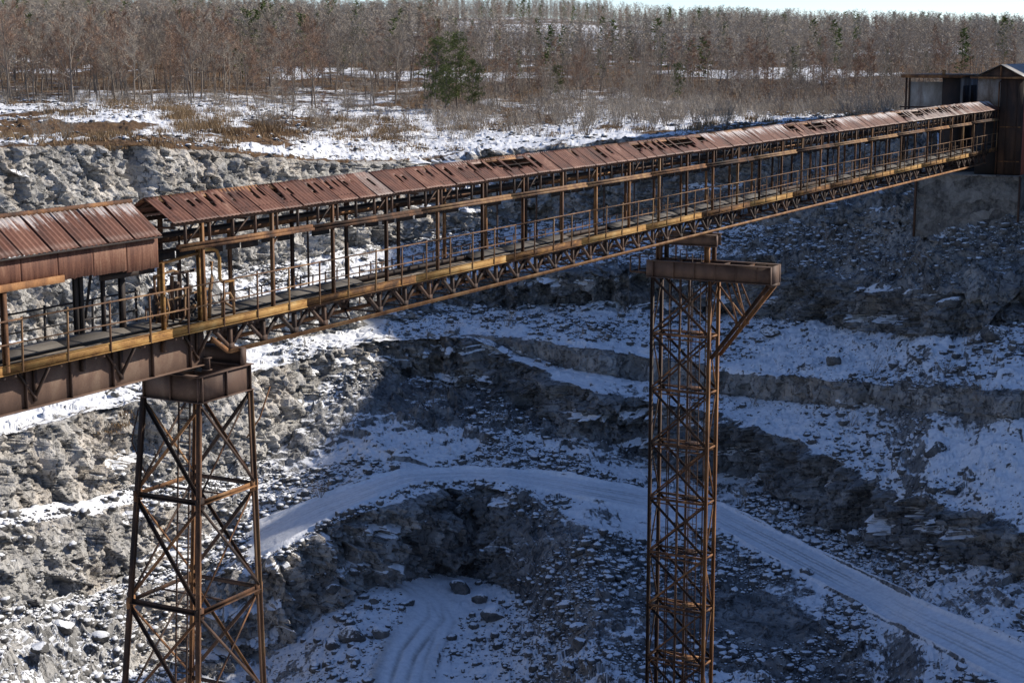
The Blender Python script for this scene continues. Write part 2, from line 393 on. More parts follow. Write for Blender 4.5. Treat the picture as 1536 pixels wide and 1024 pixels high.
by_r('toeA', [(-300, 392), (0, 385), (205, 372), (225, 395), (330, 402), (400, 398), (560, 365), (700, 345), (850, 330), (1000, 322), (1100, 330), (1200, 340), (1330, 345), (1395, 338), (1450, 335), (1600, 338)],
      [(-100, 111), (0, 116), (200, 124.5), (330, 132), (430, 139), (560, 151.5), (650, 159), (800, 161.5), (950, 159), (1050, 152), (1200, 141.5), (1380, 129.5), (1400, 125.7), (1530, 123.9), (1600, 123)])
by_slope('crestA2', [(-300, 397), (0, 391), (205, 381), (228, 426), (330, 446), (400, 446), (560, 428), (700, 412), (850, 402), (1000, 396), (1100, 390), (1200, 404), (1330, 432), (1420, 443), (1500, 432), (1600, 420)],
         [(0, .2), (225, .25), (500, .15), (900, .14), (1200, .35), (1400, .5)])
by_dr('toeA2', [(-300, 565), (0, 550), (200, 535), (300, 530), (400, 512), (480, 502), (560, 485), (650, 468), (760, 462), (900, 465), (1000, 470), (1080, 470), (1200, 480), (1330, 500), (1440, 507), (1500, 487), (1600, 478)],
      [(0, 1.8), (200, 2), (400, 1.3), (800, 1.8), (1100, 2.2), (1400, 1.4), (1536, 1.4)])
by_slope('crestB', [(-300, 700), (0, 648), (100, 622), (200, 600), (300, 575), (400, 550), (500, 521), (560, 508), (640, 503), (700, 503), (780, 508), (870, 522), (970, 537), (1080, 550), (1200, 566), (1300, 576), (1400, 582), (1600, 595)], [(0, .09), (900, .07), (1340, .16)])
by_dr('toeB', [(-300, 701), (0, 649), (100, 623), (200, 601), (300, 576), (400, 551), (500, 522), (560, 509), (640, 504), (700, 504), (740, 512), (780, 531), (870, 556), (970, 573), (1080, 590), (1200, 603), (1300, 610), (1400, 617), (1600, 632)], [(0, .15), (700, .15), (780, .5), (1536, .5)])
by_slope('crestB2', [(-300, 704), (0, 652), (100, 626), (200, 604), (300, 579), (400, 554), (500, 525), (560, 512), (640, 507), (700, 507), (740, 519), (780, 541), (830, 562), (870, 583), (970, 602), (1080, 622), (1150, 645), (1250, 690), (1335, 738), (1440, 765), (1600, 812)], [(0, .06), (1080, .06), (1340, .28)])
by_dr('midC', [(-300, 772), (0, 745), (100, 728), (200, 706), (300, 698), (385, 692), (430, 660), (480, 585), (520, 556), (560, 556), (640, 566), (700, 574), (760, 596), (830, 634), (900, 668), (970, 690), (1080, 722), (1150, 742), (1200, 767), (1250, 792), (1340, 821), (1440, 838), (1600, 880)],
      [(0, 1.6), (385, 1.8), (480, 1.6), (560, 1.2), (760, 1.6), (900, 2.2), (1100, 2.4), (1340, 1.6), (1536, 1.4)])
by_dr('toeC', [(-300, 800), (0, 772), (100, 755), (200, 732), (300, 722), (385, 716), (430, 700), (500, 668), (560, 652), (640, 642), (760, 642), (800, 656), (900, 684), (970, 701), (1080, 732), (1150, 750), (1200, 775), (1250, 800), (1340, 828), (1440, 845), (1600, 890)],
      [(0, .7), (385, 1.5), (480, 6), (560, 11), (640, 12), (760, 8), (870, 2.5), (970, 1.4), (1300, 1.0), (1400, .8)])
by_slope('crestC', [(-300, 824), (0, 796), (100, 779), (200, 754), (300, 738), (385, 727), (430, 712), (500, 684), (600, 674), (760, 672), (900, 704), (970, 715), (1080, 741), (1200, 790), (1340, 850), (1440, 868), (1600, 920)], .15)
by_slope('roadtop', [(-300, 960), (0, 920), (150, 885), (200, 865), (300, 828), (350, 800), (390, 778), (430, 764), (480, 744), (600, 704), (760, 702), (960, 728), (1080, 752), (1250, 836), (1400, 906), (1600, 990)],
         .12, [(0, 3), (385, 2.5)], [(0, 1), (330, 1), (430, 0)])
by_slope('roadlow', [(-300, 985), (0, 948), (150, 915), (300, 862), (385, 842), (440, 812), (480, 788), (560, 752), (620, 729), (700, 721), (770, 728), (850, 745), (960, 770), (1080, 798), (1250, 890), (1400, 970), (1600, 1075)], .03)
by_slope('crestD', [(-300, 990), (0, 955), (150, 922), (300, 870), (385, 850), (440, 828), (470, 800), (490, 790), (560, 764), (640, 738), (700, 730), (772, 741), (850, 778), (960, 822), (1080, 852), (1150, 890), (1250, 945), (1330, 1005), (1400, 1060), (1600, 1190)], .1)
by_dr('toeD', [(-300, 1060), (0, 1022), (150, 1005), (300, 1000), (370, 1000), (415, 982), (450, 950), (490, 912), (530, 888), (600, 872), (640, 866), (700, 864), (740, 868), (780, 896), (850, 962), (960, 1012), (1080, 1000), (1200, 1040), (1400, 1120), (1600, 1230)],
      [(0, 6), (385, 2.5), (440, 2), (530, 1.6), (700, 1.3), (748, 1.5), (775, 6), (850, 17), (960, 20), (1080, 14), (1300, 6)])
by_slope('floor', [(-300, 1250), (1600, 1270)], .06)
LINES[-1][1] = np.clip(LINES[-1][1], 65, 110)
put('shelf_toe', np.full(NC, 62.0), np.clip(LINES[-1][2] - 1.5, -47, -28))
put('shelf', np.full(NC, 55.0), np.full(NC, -25.0))
put('shelf_back', np.full(NC, 18.0), np.full(NC, -24.5))
put('rim', np.full(NC, 8.0), np.full(NC, -3.6))
put('stand', np.full(NC, .5), np.full(NC, -2.4))
NAMES = [l[0] for l in LINES]
def gsm(a, sg):
    n = int(sg * 3); k = np.exp(-.5 * (np.arange(-n, n + 1) / sg) ** 2); return np.convolve(np.pad(a, n, mode='edge'), k / k.sum(), 'valid')
for l_, nx_ in zip(LINES, LINES[1:] + [None]):       # contours run smoothly round the pit
    sg = {'toeA': 6, 'crestA2': 10, 'toeA2': 10, 'crestB': 10, 'toeB': 8, 'crestB2': 8, 'midC': 8, 'toeC': 10, 'crestC': 12, 'roadtop': 16, 'roadlow': 12, 'crestD': 8, 'toeD': 26, 'floor': 45}.get(l_[0])
    if sg:
        T_ = -l_[2] / l_[1]; T_ = gsm(T_, 14) if l_[0] == 'toeD' else T_; l_[1] = gsm(l_[1], sg); l_[2] = -l_[1] * T_
BR = np.array([l[1] for l in LINES]); BH = np.array([l[2] for l in LINES])
for k in range(1, len(BR)):                        # strictly nearer line by line
    BR[k] = np.minimum(BR[k], BR[k - 1] - .05)
ROWS = {'ridge2': 3, 'dip': 8, 'skyline': 12, 'clift': 34, 'clifb': 20, 'H2': 30, 'H1': 60, 'crestA': 70, 'toeA': 120, 'crestA2': 60, 'toeA2': 90, 'crestB': 60, 'toeB': 30,
        'crestB2': 55, 'midC': 95, 'toeC': 70, 'crestC': 22, 'roadtop': 100, 'roadlow': 45, 'crestD': 22, 'toeD': 150, 'floor': 130, 'shelf_toe': 8, 'shelf': 10, 'shelf_back': 10, 'rim': 8, 'stand': 4}
# per segment (ending at that line): relief amplitude, snow bias, dirt
SEG = {'crestA': (.35, .10, .25), 'toeA': (1.0, .0, 0), 'crestA2': (.55, .08, 0), 'toeA2': (1.0, .0, 0), 'crestB': (.42, .13, 0), 'toeB': (.35, -.12, 0), 'crestB2': (.33, .12, 0),
       'midC': (1.0, .0, 0), 'toeC': (.6, .03, 0), 'crestC': (.5, .05, 0), 'roadtop': (.45, .08, 0), 'roadlow': (.05, .5, 0), 'crestD': (.3, .05, 0), 'toeD': (.9, .02, 0), 'floor': (.28, .12, 0), 'H1': (.25, .08, .2)}
rows_r, rows_h, seg_id, tt = [BR[0]], [BH[0]], [0], [0.0]
for k in range(1, len(NAMES)):
    n = ROWS[NAMES[k]]
    for i in range(1, n + 1):
        t = i / n
        rows_r.append(BR[k - 1] * (1 - t) + BR[k] * t); rows_h.append(BH[k - 1] * (1 - t) + BH[k] * t); seg_id.append(k); tt.append(t)
Rg = np.array(rows_r); Hg = np.array(rows_h); seg_id = np.array(seg_id)
def seg_attr(j, default):
    v = np.array([SEG[nm][j] if nm in SEG else default for nm in NAMES], float)
    a = np.repeat(v[seg_id][:, None], NC, 1)
    return a
def smooth_rows(a, w):
    k = np.ones(2 * w + 1) / (2 * w + 1)
    pad = np.pad(a, ((w, w), (0, 0)), mode='edge'); c = np.cumsum(np.vstack([np.zeros((1, a.shape[1])), pad]), 0)
    return (c[2 * w + 1:] - c[:-2 * w - 1]) / (2 * w + 1)
amp = seg_attr(0, .15); snowy = seg_attr(1, .1); dirt = seg_attr(2, 0.0)
dR = np.abs(np.gradient(Rg, axis=0)); dH = np.abs(np.gradient(Hg, axis=0))
cl = dH / np.hypot(dR, dH + 1e-9)
cl = np.clip((cl - .35) / .5, 0, 1)
NR = len(Rg)
azg = np.repeat(az_v[None, :], NR, 0)
x_pic = px_of(np.repeat(az_c[None, :], NR, 0), np.full((1, NC), 600.0))
iB = lambda nm: seg_id == NAMES.index(nm)
# local character of the ground
m = iB('toeC'); snowy[m] -= (.16 * np.clip(1 - np.abs(x_pic - 690) / 270, 0, 1))[m]; amp[m] += (.25 * np.clip(1 - np.abs(x_pic - 690) / 270, 0, 1))[m]
m = iB('toeD'); talus = np.clip((x_pic - 735) / 150, 0, 1) * np.clip((1330 - x_pic) / 60, 0, 1)
cl[m] = np.maximum(cl[m] * (1 - .6 * talus[m]), 0); snowy[m] -= .10 * talus[m]; amp[m] *= 1 - .35 * talus[m]
dk = np.exp(-((x_pic - 1150) / 110) ** 2); m = iB('crestD') | iB('toeD'); snowy[m] -= .22 * dk[m]
m = iB('roadtop'); leftwall = np.clip((400 - x_pic) / 50, 0, 1); amp[m] += .55 * leftwall[m]; snowy[m] += .06 * (1 - leftwall[m])
m = iB('crestA2'); rough_r = np.clip((x_pic - 1050) / 150, 0, 1); amp[m] += .35 * rough_r[m]; snowy[m] -= .15 * rough_r[m]
m = iB('floor'); sf = np.clip((420 - x_pic) / 60, 0, 1) + np.clip((x_pic - 760) / 60, 0, 1) * np.clip((1340 - x_pic) / 80, 0, 1); amp[m] += .35 * sf[m]
m = iB('roadlow'); offroad = np.clip((370 - x_pic) / 60, 0, 1); amp[m] += .35 * offroad[m]; snowy[m] -= .3 * offroad[m]
m = np.isin(seg_id, [NAMES.index(n_) for n_ in ('toeA', 'toeA2', 'midC', 'roadtop')]); amp[m] *= (1 - .42 * np.clip((640 - x_pic) / 200, 0, 1))[m]
lw_ = np.clip((400 - x_pic) / 40, 0, 1)
m = iB('crestC'); snowy[m] += (.45 * lw_)[m]; amp[m] *= (1 - .5 * lw_)[m]
m = iB('crestB'); snowy[m] += (.2 * lw_)[m]
m = iB('midC') | iB('roadtop') | iB('toeA'); snowy[m] -= (.14 * lw_)[m]
cl = smooth_rows(cl, 3); amp = smooth_rows(amp, 3); snowy = smooth_rows(snowy, 4); dirt = smooth_rows(dirt, 4)
X = Rg * np.sin(azg); Y = Rg * np.cos(azg)
PT = np.stack([X.ravel(), Y.ravel(), Hg.ravel()], 1)
near = np.clip(1.6 - Rg.ravel() / 330, 0, 1)
warp = np.stack([fbm(PT, 3.0, 2, 91), fbm(PT, 3.0, 2, 95), fbm(PT, 3.0, 2, 99)], 1) * .45
def cs(c, s): return np.clip(c, 0, 1) * s
c1 = cl.ravel(); a1 = amp.ravel()
big = fbm(PT, 14, 3, 5); midn = fbm(PT, 3.2, 4, 11); fine = fbm(PT, .8, 3, 23)
b1 = blocks(PT + warp, (2.8, 2.8, 3.6), 31, 1.1); b2 = blocks(PT + warp * .6, (1.1, 1.1, 1.25), 41, 1.3); b3 = blocks(PT + warp * .25, (.5, .5, .42), 51, 1.4)
# ledges: the face steps back every couple of metres and the treads hold snow
s = PT[:, 2] / 2.1 + .9 * fbm(PT * np.array([1, 1, .3]), 9, 3, 61) + .25 * midn
fr = s - np.floor(s); step = np.where(fr > .72, (fr - .72) / .28, 0.0) - fr
out = c1 * a1 * (1.4 * b1 + .72 * b2 + .34 * b3 + .06 * midn + .9 * big - (.6 + .45 * np.clip((x_pic.ravel() - 520) / 200, 0, 1)) * step * (.35 + .65 * np.clip(fbm(PT, 11, 2, 71) * 3 + .5, 0, 1)))
up = (1 - c1) * a1 * (.28 * b2 + .10 * b3 + .6 * midn + .22 * fine) + .12 * (1 - c1) * big
heap = np.clip(fbm(PT, 2.4, 3, 81) * 2.2 + .1, 0, 1)
up += (1 - c1) * np.clip(a1 - .1, 0, 1) * heap * (.6 * np.abs(b2) + .25 * np.abs(b3))
out = out - 2.6 * np.exp(-((x_pic.ravel() - 217) / 8.0) ** 2) * c1 * iB('toeA')[:, None].repeat(NC, 1).ravel()
out *= near; up *= near
sl = np.gradient(Rg, az_v, axis=1) / Rg
k7 = np.ones(15) / 15
sl = np.apply_along_axis(lambda q: np.convolve(np.pad(q, 7, mode='edge'), k7, 'valid'), 1, sl)
sl = np.clip(smooth_rows(sl, 4), -6, 6); cphi = (1 / np.sqrt(1 + sl * sl)).ravel(); sphi = sl.ravel() * cphi
Rn = Rg.ravel() - out * cphi; Hn = Hg.ravel() + up
AZ = azg.ravel() + out * sphi / Rg.ravel()
# haul road ruts, pit track, all as shallow real relief plus packed snow
VX = Rn * np.sin(AZ); VY = Rn * np.cos(AZ)
W = np.stack([VX, VY, Hn], 1)
def dist_poly(pts_px, h):
    pts = []
    for x, y in pts_px:
        v = ray(x, y); pts.append((v * (h / v[2]))[:2])
    d = np.full(len(W), 1e9)
    for a, b in zip(pts[:-1], pts[1:]):
        ab = b - a; t = np.clip(((W[:, :2] - a) @ ab) / (ab @ ab), 0, 1)
        d = np.minimum(d, np.hypot(*(W[:, :2] - (a + t[:, None] * ab)).T))
    return d
track = np.zeros(len(W))
dp = dist_poly([(598, 1040), (612, 1000), (636, 968), (655, 945), (652, 926), (625, 912), (580, 903), (545, 900)], -34.5)
floor_m = (seg_id == NAMES.index('floor'))[:, None].repeat(NC, 1).ravel()
dq = dist_poly([(640, 1040), (650, 1000), (664, 965), (672, 945), (655, 925), (600, 915), (556, 912)], -34.5)
rut = np.maximum(np.exp(-((dp - .42) / .13) ** 2), .6 * np.exp(-((dq - .4) / .12) ** 2)) * floor_m * np.clip(.6 + 1.1 * fbm(PT, 2.6, 3, 19), .1, 1); bed = np.clip(1 - dp / 1.7, 0, 1) * floor_m; edge_ = np.exp(-((dp - 1.35) / .35) ** 2) * floor_m * np.clip(.5 + 1.2 * fbm(PT, 4, 2, 9), 0, 1)
Hn = Hn - up * np.clip(bed * 2, 0, 1) * .9 - rut * .12
track = np.maximum(track, rut * .9); track = np.maximum(track, edge_ * .7); Hn = Hn + edge_ * .10
road_m = (seg_id == NAMES.index('roadlow'))
trow = np.array(tt)[:, None].repeat(NC, 1)
wig = .05 * fbm(PT, 12, 2, 7).reshape(NR, NC)
bm_ = (np.exp(-((trow + wig * .6 - .06) / .035) ** 2) + np.exp(-((trow + wig * .6 - .93) / .04) ** 2)) * road_m[:, None]
Hn = Hn + bm_.ravel() * (.22 + .2 * midn); snow_v = snowy.ravel() - .25 * bm_.ravel() * np.clip(.4 + 2 * midn, 0, 1)
for c in (.32, .40, .58, .66):
    r_ = np.exp(-((trow + wig - c) / .018) ** 2) * road_m[:, None] * np.clip(.55 + 1.1 * fbm(PT, 6, 2, 8).reshape(NR, NC), .15, 1)
    track = np.maximum(track, r_.ravel() * .9); Hn = Hn - r_.ravel() * .08
snow_v = snow_v + .12 * np.clip(bed * 2, 0, 1) + .4 * np.clip(bed, 0, .6)
# brown grass and bare earth on the plateau, thin patches on the benches
pl = np.isin(seg_id, [NAMES.index(n_) for n_ in ('crestA', 'H1', 'H2')])[:, None].repeat(NC, 1).ravel()
dirt_v = np.clip(dirt.ravel() + pl * 1.0, 0, 1)
patch = np.clip(fbm(PT * np.array([1, .35, 1]), 13, 4, 133) * 3.2, 0, 1)
snow_v = snow_v - pl * (patch * .62 + .07)
far_w = np.clip((Rg.ravel() + 45 * fbm(PT * np.array([1, .6, 1]), 22, 3, 177) - 235) / 70, 0, 1)
clear_ = np.clip(1 - np.abs(x_pic.ravel() - 850) / 230, 0, 1) * ((Rg.ravel() > 520) & (Rg.ravel() < 720)) + .6 * np.clip(1 - np.abs(x_pic.ravel() - 1260) / 90, 0, 1) * (Rg.ravel() > 680)
snow_v = snow_v - far_w * (.30 - .55 * np.clip(fbm(PT * np.array([1, .5, 1]), 30, 3, 155) * 2, 0, 1) - .5 * clear_)
dirt_v = np.maximum(dirt_v, .8 * far_w)
xr = x_pic.ravel()
# sunlight put into the rock colour: left faces paler, fading towards the shaded pit
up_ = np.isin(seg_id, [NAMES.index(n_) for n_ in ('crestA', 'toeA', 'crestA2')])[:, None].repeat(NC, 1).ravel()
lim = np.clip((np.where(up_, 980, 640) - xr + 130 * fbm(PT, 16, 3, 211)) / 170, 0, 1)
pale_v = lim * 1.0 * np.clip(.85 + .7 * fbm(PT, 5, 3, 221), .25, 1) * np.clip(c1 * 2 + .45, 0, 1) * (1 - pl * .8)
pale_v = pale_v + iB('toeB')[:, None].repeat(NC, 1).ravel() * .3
tread = np.clip((fr - .66) / .08, 0, 1) * np.clip(.5 + 2.2 * fbm(PT * np.array([1, 1, .4]), 6, 3, 251), 0, 1)
snow_v = np.clip(snow_v - .36 * c1 + .75 * c1 * tread, -.7, .8)
W = np.stack([Rn * np.sin(AZ), Rn * np.cos(AZ), Hn + EYE], 1)
idx = np.arange(NR * NC).reshape(NR, NC)
Q = np.stack([idx[:-1, :-1], idx[1:, :-1], idx[1:, 1:], idx[:-1, 1:]], -1)   # rows go nearer
q_seg = seg_id[1:]
def sheet(name, rowmask, colmask=None):
    q = Q[rowmask]
    if colmask is not None: q = q[colmask[rowmask]]
    q = q.reshape(-1, 4)
    used, inv = np.unique(q.ravel(), return_inverse=True)
    me = mesh_np(name, W[used], inv.reshape(-1, 4), M['terrain'], smooth=(name != 'terrain'))
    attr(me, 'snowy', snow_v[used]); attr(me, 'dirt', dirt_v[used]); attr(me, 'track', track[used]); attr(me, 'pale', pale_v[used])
    return tag(link(name, me), kind='structure')
is_road = (q_seg == NAMES.index('roadlow'))[:, None] & (x_pic[1:, 1:] > 372)
is_hill = np.isin(q_seg, [NAMES.index(n_) for n_ in ('ridge2', 'dip', 'skyline', 'clift', 'clifb', 'H2')])
allr = np.ones(NR - 1, bool)
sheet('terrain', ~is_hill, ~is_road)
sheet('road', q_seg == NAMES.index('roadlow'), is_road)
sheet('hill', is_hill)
def ground(x, y):
    """height of the ground at a plan position"""
    az = math.atan2(x, y); r = math.hypot(x, y)
    j = int(np.clip(np.searchsorted(az_v, az), 0, NC - 1))
    rr = Rn.reshape(NR, NC)[::-1, j]; hh = Hn.reshape(NR, NC)[::-1, j]
    o = np.argsort(rr); return float(np.interp(r, rr[o], hh[o])) + EYE
GR = np.maximum.accumulate(Rn.reshape(NR, NC)[::-1], 0); GH = Hn.reshape(NR, NC)[::-1]
def ground_fast(az, r):
    j = np.clip(np.searchsorted(az_v, az), 0, NC - 1)
    return np.array([np.interp(rr, GR[:, jj], GH[:, jj]) for jj, rr in zip(j, r)]) + EYE
def at_px(x, y):
    """first visible ground point behind a pixel"""
    v = ray(x, y); az = math.atan2(v[0], v[1]); T = -v[2] / math.hypot(v[0], v[1])
    j = int(np.clip(np.searchsorted(az_v, az), 0, NC - 1))
    rr = GR[:, j]; hh = GH[:, j]
    k = np.nonzero((hh >= -rr * T) & (rr > 85))[0]
    k = k[0] if len(k) else len(rr) - 1
    return np.array([rr[k] * math.sin(az), rr[k] * math.cos(az), hh[k] + EYE])

# unseen hill added right of the frame, crest shaped to shade the pit
XC = 72.0
prof = [(60, -14), (70, -6), (90, 5), (99, 10), (107, 15), (114, 16.8), (121, 19), (129, 19.2), (132.7, 19.3), (136, 20.6), (138.4, 24.2), (144.7, 25.6), (151, 26.4), (157.4, 27.1), (165.2, 28.0), (168.3, 29.5), (170.5, 30.8), (174, 31.5), (178, 33.5), (183, 35), (189, 35.5), (193, 31), (195, 28.5), (199, 20), (205, 9), (211, -3), (225, -9), (234, -12)]
ny, nx = 150, 60
yy = np.linspace(60, 232, ny); xx = np.linspace(-1, 1, nx)
pz = np.array([np.interp(y, *zip(*prof)) for y in yy])
GX, GY = np.meshgrid(xx, yy)
top = np.repeat(pz[:, None], nx, 1)
base = -20.0
hw_in, hw_out = 9.0, 60.0
px_ = np.where(GX < 0, XC + GX * hw_in - 0 * GY, XC + GX * hw_out)
fall = np.where(GX < 0, 1 - np.clip(-GX, 0, 1) ** 1.15, 1 - np.clip(GX, 0, 1) ** 1.1)
zz = base + (top - base) * fall
HP = np.stack([px_.ravel(), GY.ravel(), zz.ravel()], 1)
jit = fbm(HP, 5, 4, 301) * .8; side = np.clip(np.abs(GX.ravel()) * 3, 0, 1)
HP[:, 0] += jit * side; HP[:, 2] += fbm(HP, 3, 3, 305) * .5 + EYE
ii = np.arange(ny * nx).reshape(ny, nx)
hq = np.stack([ii[:-1, :-1], ii[:-1, 1:], ii[1:, 1:], ii[1:, :-1]], -1).reshape(-1, 4)
me = mesh_np('unseen_shade_hill', HP, hq, M['terrain'], True)
for a_, v_ in (('snowy', .05), ('dirt', .3), ('track', 0), ('pale', 0)): attr(me, a_, np.full(len(HP), v_))
tag(link('unseen_shade_hill', me), kind='structure')
# ================================================================== CONVEYOR BRIDGE
rng = random.Random(7)
v_ = ray(2180, 70); BD = np.array([v_[0], v_[1], 0]); BD /= np.linalg.norm(BD)        # along the bridge
BN = np.array([BD[1], -BD[0], 0])                                                     # towards its near (right) side
BP = ray(405, 461) * 46
BROT = math.atan2(BD[1], BD[0])
BORG = BP + np.array([0, 0, EYE])
def Lp(u, v, w): return BP + BD * u - BN * v + np.array([0, 0, w])
def u_at(x, v=0.0, w=0.0):
    lo, hi = -30.0, 300.0
    for _ in range(50):
        m = (lo + hi) / 2
        if proj(Lp(m, v, w))[0] < x: lo = m
        else: hi = m
    return lo
U0, U1 = -27.0, 84.0
UG = u_at(350)                       # where the plate girder gives way to the truss
US = u_at(240, -.15, 2.36)           # end of the low shed
UR = u_at(214, .75, 3.37)            # start of the gallery roof
bridge = empty('conveyor_bridge', BORG, BROT, 'long rusty roofed conveyor bridge crossing the snowy quarry on two steel towers', 'bridge')
def part(mb, name, mat, parent=None, smooth=False): return mb.build(name, M[mat], parent or bridge, smooth)
VF = 1.5                             # far side
BAY = 2.86
bays = [0.06 + BAY * k for k in range(-9, 30) if U0 + .5 < .06 + BAY * k < U1 - .3]

# walkway
m = MB(); 
for k in range(4):
    u = U0
    while u < U1:
        L = rng.uniform(2.4, 4.2); e = min(u + L, U1)
        dz = rng.uniform(-.012, .008)
        if rng.random() > .03: m.box(u + .01, e - .01, .02 + k * .19 + .008, .02 + (k + 1) * .19 - .008, -.06 + dz, -.01 + dz)
        u = e
part(m, 'walkway_deck', 'wood')
# near edge channel in worn yellow paint, one length per two bays
u = U0; 
while u < U1:
    e = min(u + 2 * BAY, U1); m = MB()
    z = rng.uniform(-.006, .006)
    m.box(u + .004, e - .004, -.075, .012, -.19 + z, .012 + z); m.box(u + .004, e - .004, -.10, -.0755, -.205 + z, -.185 + z); m.box(u + .004, e - .004, -.09, -.0755, .0 + z, .02 + z)
    part(m, 'edge_beam', 'yellow'); u = e
m = MB(); m.box(U0, U1, .80, .86, -.16, .04); part(m, 'deck_stringer', 'rust')
m = MB(); m.box(UG, U1, VF - .04, VF + .06, -.25, -.1); part(m, 'far_stringer', 'rust')
# floor beams
fb = MB(); nfb = 0
u = U0 + .4
while u < U1:
    m = MB(); m.box(u - .04, u + .04, -.05, VF - .05 if u > UG else .95, -.30, -.20)
    if nfb < 100: part(m, 'floor_beam', 'rust_dark')
    nfb += 1; u += BAY / 2
# old conveyor: low belt frame and broken belt on the walkway's inner edge
m = MB(); m.box(U0, U1, .55, .59, .02, .15); m.box(U0, U1, .74, .78, .02, .15); part(m, 'belt_frame', 'rust_dark')
u = U0
while u < U1:
    L = rng.uniform(3, 9); e = min(u + L, U1)
    if rng.random() < .75:
        m = MB(); n = max(2, int((e - u) / 1.9))
        us = np.linspace(u, e, n + 1); sag = [rng.uniform(-.01, .015) for _ in us]
        for a, b, s0, s1 in zip(us[:-1], us[1:], sag[:-1], sag[1:]):
            V = [(a, .30, .05 + s0), (b, .30, .05 + s1), (b, .56, .155 + s1 * .5), (a, .56, .155 + s0 * .5), (a, .77, .17 + s0), (b, .77, .17 + s1)]
            V += [(x, y, z - .02) for x, y, z in V]
            m.add(V, [(0, 1, 2, 3), (3, 2, 5, 4), (6, 9, 8, 7), (9, 10, 11, 8), (0, 6, 7, 1), (4, 5, 11, 10), (0, 3, 9, 6), (3, 4, 10, 9), (1, 7, 8, 2), (2, 8, 11, 5)])
        part(m, 'belt', 'belt')
    u = e
# plate girder on the left, its knee brackets
m = MB(); m.box(U0, UG - .7, .42, .45, -1.17, -.22)
m.box(U0, UG - .7, .33, .54, -1.2, -1.172); m.box(U0, UG - .7, .33, .54, -.22, -.195)
uu = U0 + .9
while uu < UG - .8: m.box(uu - .012, uu + .012, .34, .4195, -1.17, -.2205); uu += 1.45
part(m, 'plate_girder', 'plate')
m = MB(); m.box(U0, UG - .7, 1.2, 1.23, -1.17, -.22); m.box(U0, UG - .7, 1.1, 1.32, -1.2, -1.172); part(m, 'plate_girder', 'plate')
uu = U0 + 1.2
while uu < UG - .8:
    m = MB(); m.bar((uu, .40, -.95), (uu, -.04, -.24), .06, .06); m.box(uu - .03, uu + .03, -.05, .32, -.25, -.193); m.box(uu - .05, uu + .05, .36, .418, -1.05, -.3)
    m.bar((uu - .55, .36, -.3), (uu - .02, .37, -.98), .05, .05)
    part(m, 'knee_bracket', 'rust_dark')
    m = MB(); m.box(uu + 1.5, uu + 1.58, .3, .4185, -.62, -.3); m.box(uu + 1.5, uu + 1.58, -.04, .299, -.3, -.21); part(m, 'outrigger', 'rust_dark'); uu += 2.9
# trusses under the gallery
TN, TF, ZT, ZB = .13, VF - .1, -.25, -.92
for v, nm in ((TN, 'near'), (TF, 'far')):
    tr = MB(); tr.box(UG - .35, U1 - 1, v - .05, v + .05, ZT - .05, ZT + .05)
    t_ = part(tr, 'truss', 'rust_dark')
    m = MB(); m.box(UG - .1, U1 - 2.5, v - .07, v + .07, ZB - .055, ZB + .025); m.box(UG - .1, U1 - 2.5, v - .085, v - .0705, ZB - .055, ZB + .055)
    part(m, 'bottom_chord', 'rust_orange', t_)
    u = UG
    while u < U1 - 2.6:
        m = MB(); h = BAY / 4
        m.bar((u, v, ZT - .05), (u, v, ZB + .03), .10, .10); m.box(u - .11, u + .11, v - .062, v - .05, ZB + .03, ZB + .2)
        m.bar((u - h + .03, v - .02, ZT - .06), (u - .05, v - .02, ZB + .1), .075, .08); m.bar((u + h - .03, v + .02, ZT - .06), (u + .05, v + .02, ZB + .1), .075, .08)
        if rng.random() < .9: part(m, 'strut', 'rust_dark', t_)
        u += BAY / 2
    m = MB(); m.bar((UG - .1, v, ZB), (UG - .75, v, -.5), .09, .1); part(m, 'end_strut', 'rust_orange', t_)
uu = UG
mlac = MB()
while uu < U1 - 3:
    mlac.bar((uu, TN + .07, ZB), (uu + BAY / 2, TF - .07, ZB), .05, .04); mlac.bar((uu, TN + .08, ZB + .045), (uu, TF - .08, ZB + .045), .05, .04); uu += BAY / 2
part(mlac, 'lateral_bracing', 'rust_dark')

# columns, near and far
for i, u in enumerate(bays):
    if u < US - .2:
        continue
    j = rng.uniform(-.05, .05)
    m = MB(); t = rng.uniform(-.03, .03)
    m.ibeam((u + j, -.03, -.15), (u + j + t, -.03, 2.56), .085, .085, .014, (0, 1, 0))
    part(m, 'column', 'rust' if i % 3 else 'rail')
    m = MB(); m.ibeam((u + j + .2, VF, -.9), (u + j + .2 - t, VF, 2.56), .09, .085, .016, (0, 1, 0)); part(m, 'column', 'rust')
    if rng.random() < .45:
        m = MB(); m.bar((u + .9 + j, VF - .06, -.9), (u + .9 + j, VF - .06, 2.2), .045, .045)
        part(m, 'hanger', 'rust_dark')
    if i % 4 == 1:                                   # bent knee brace under the eave
        m = MB(); pts = [(u + .75 * (1 - math.cos(a)), -.03, 1.35 + .62 * math.sin(a)) for a in np.linspace(0, math.pi / 2, 6)]
        m.tube(pts, .028, 6); part(m, 'knee_brace', 'rust')
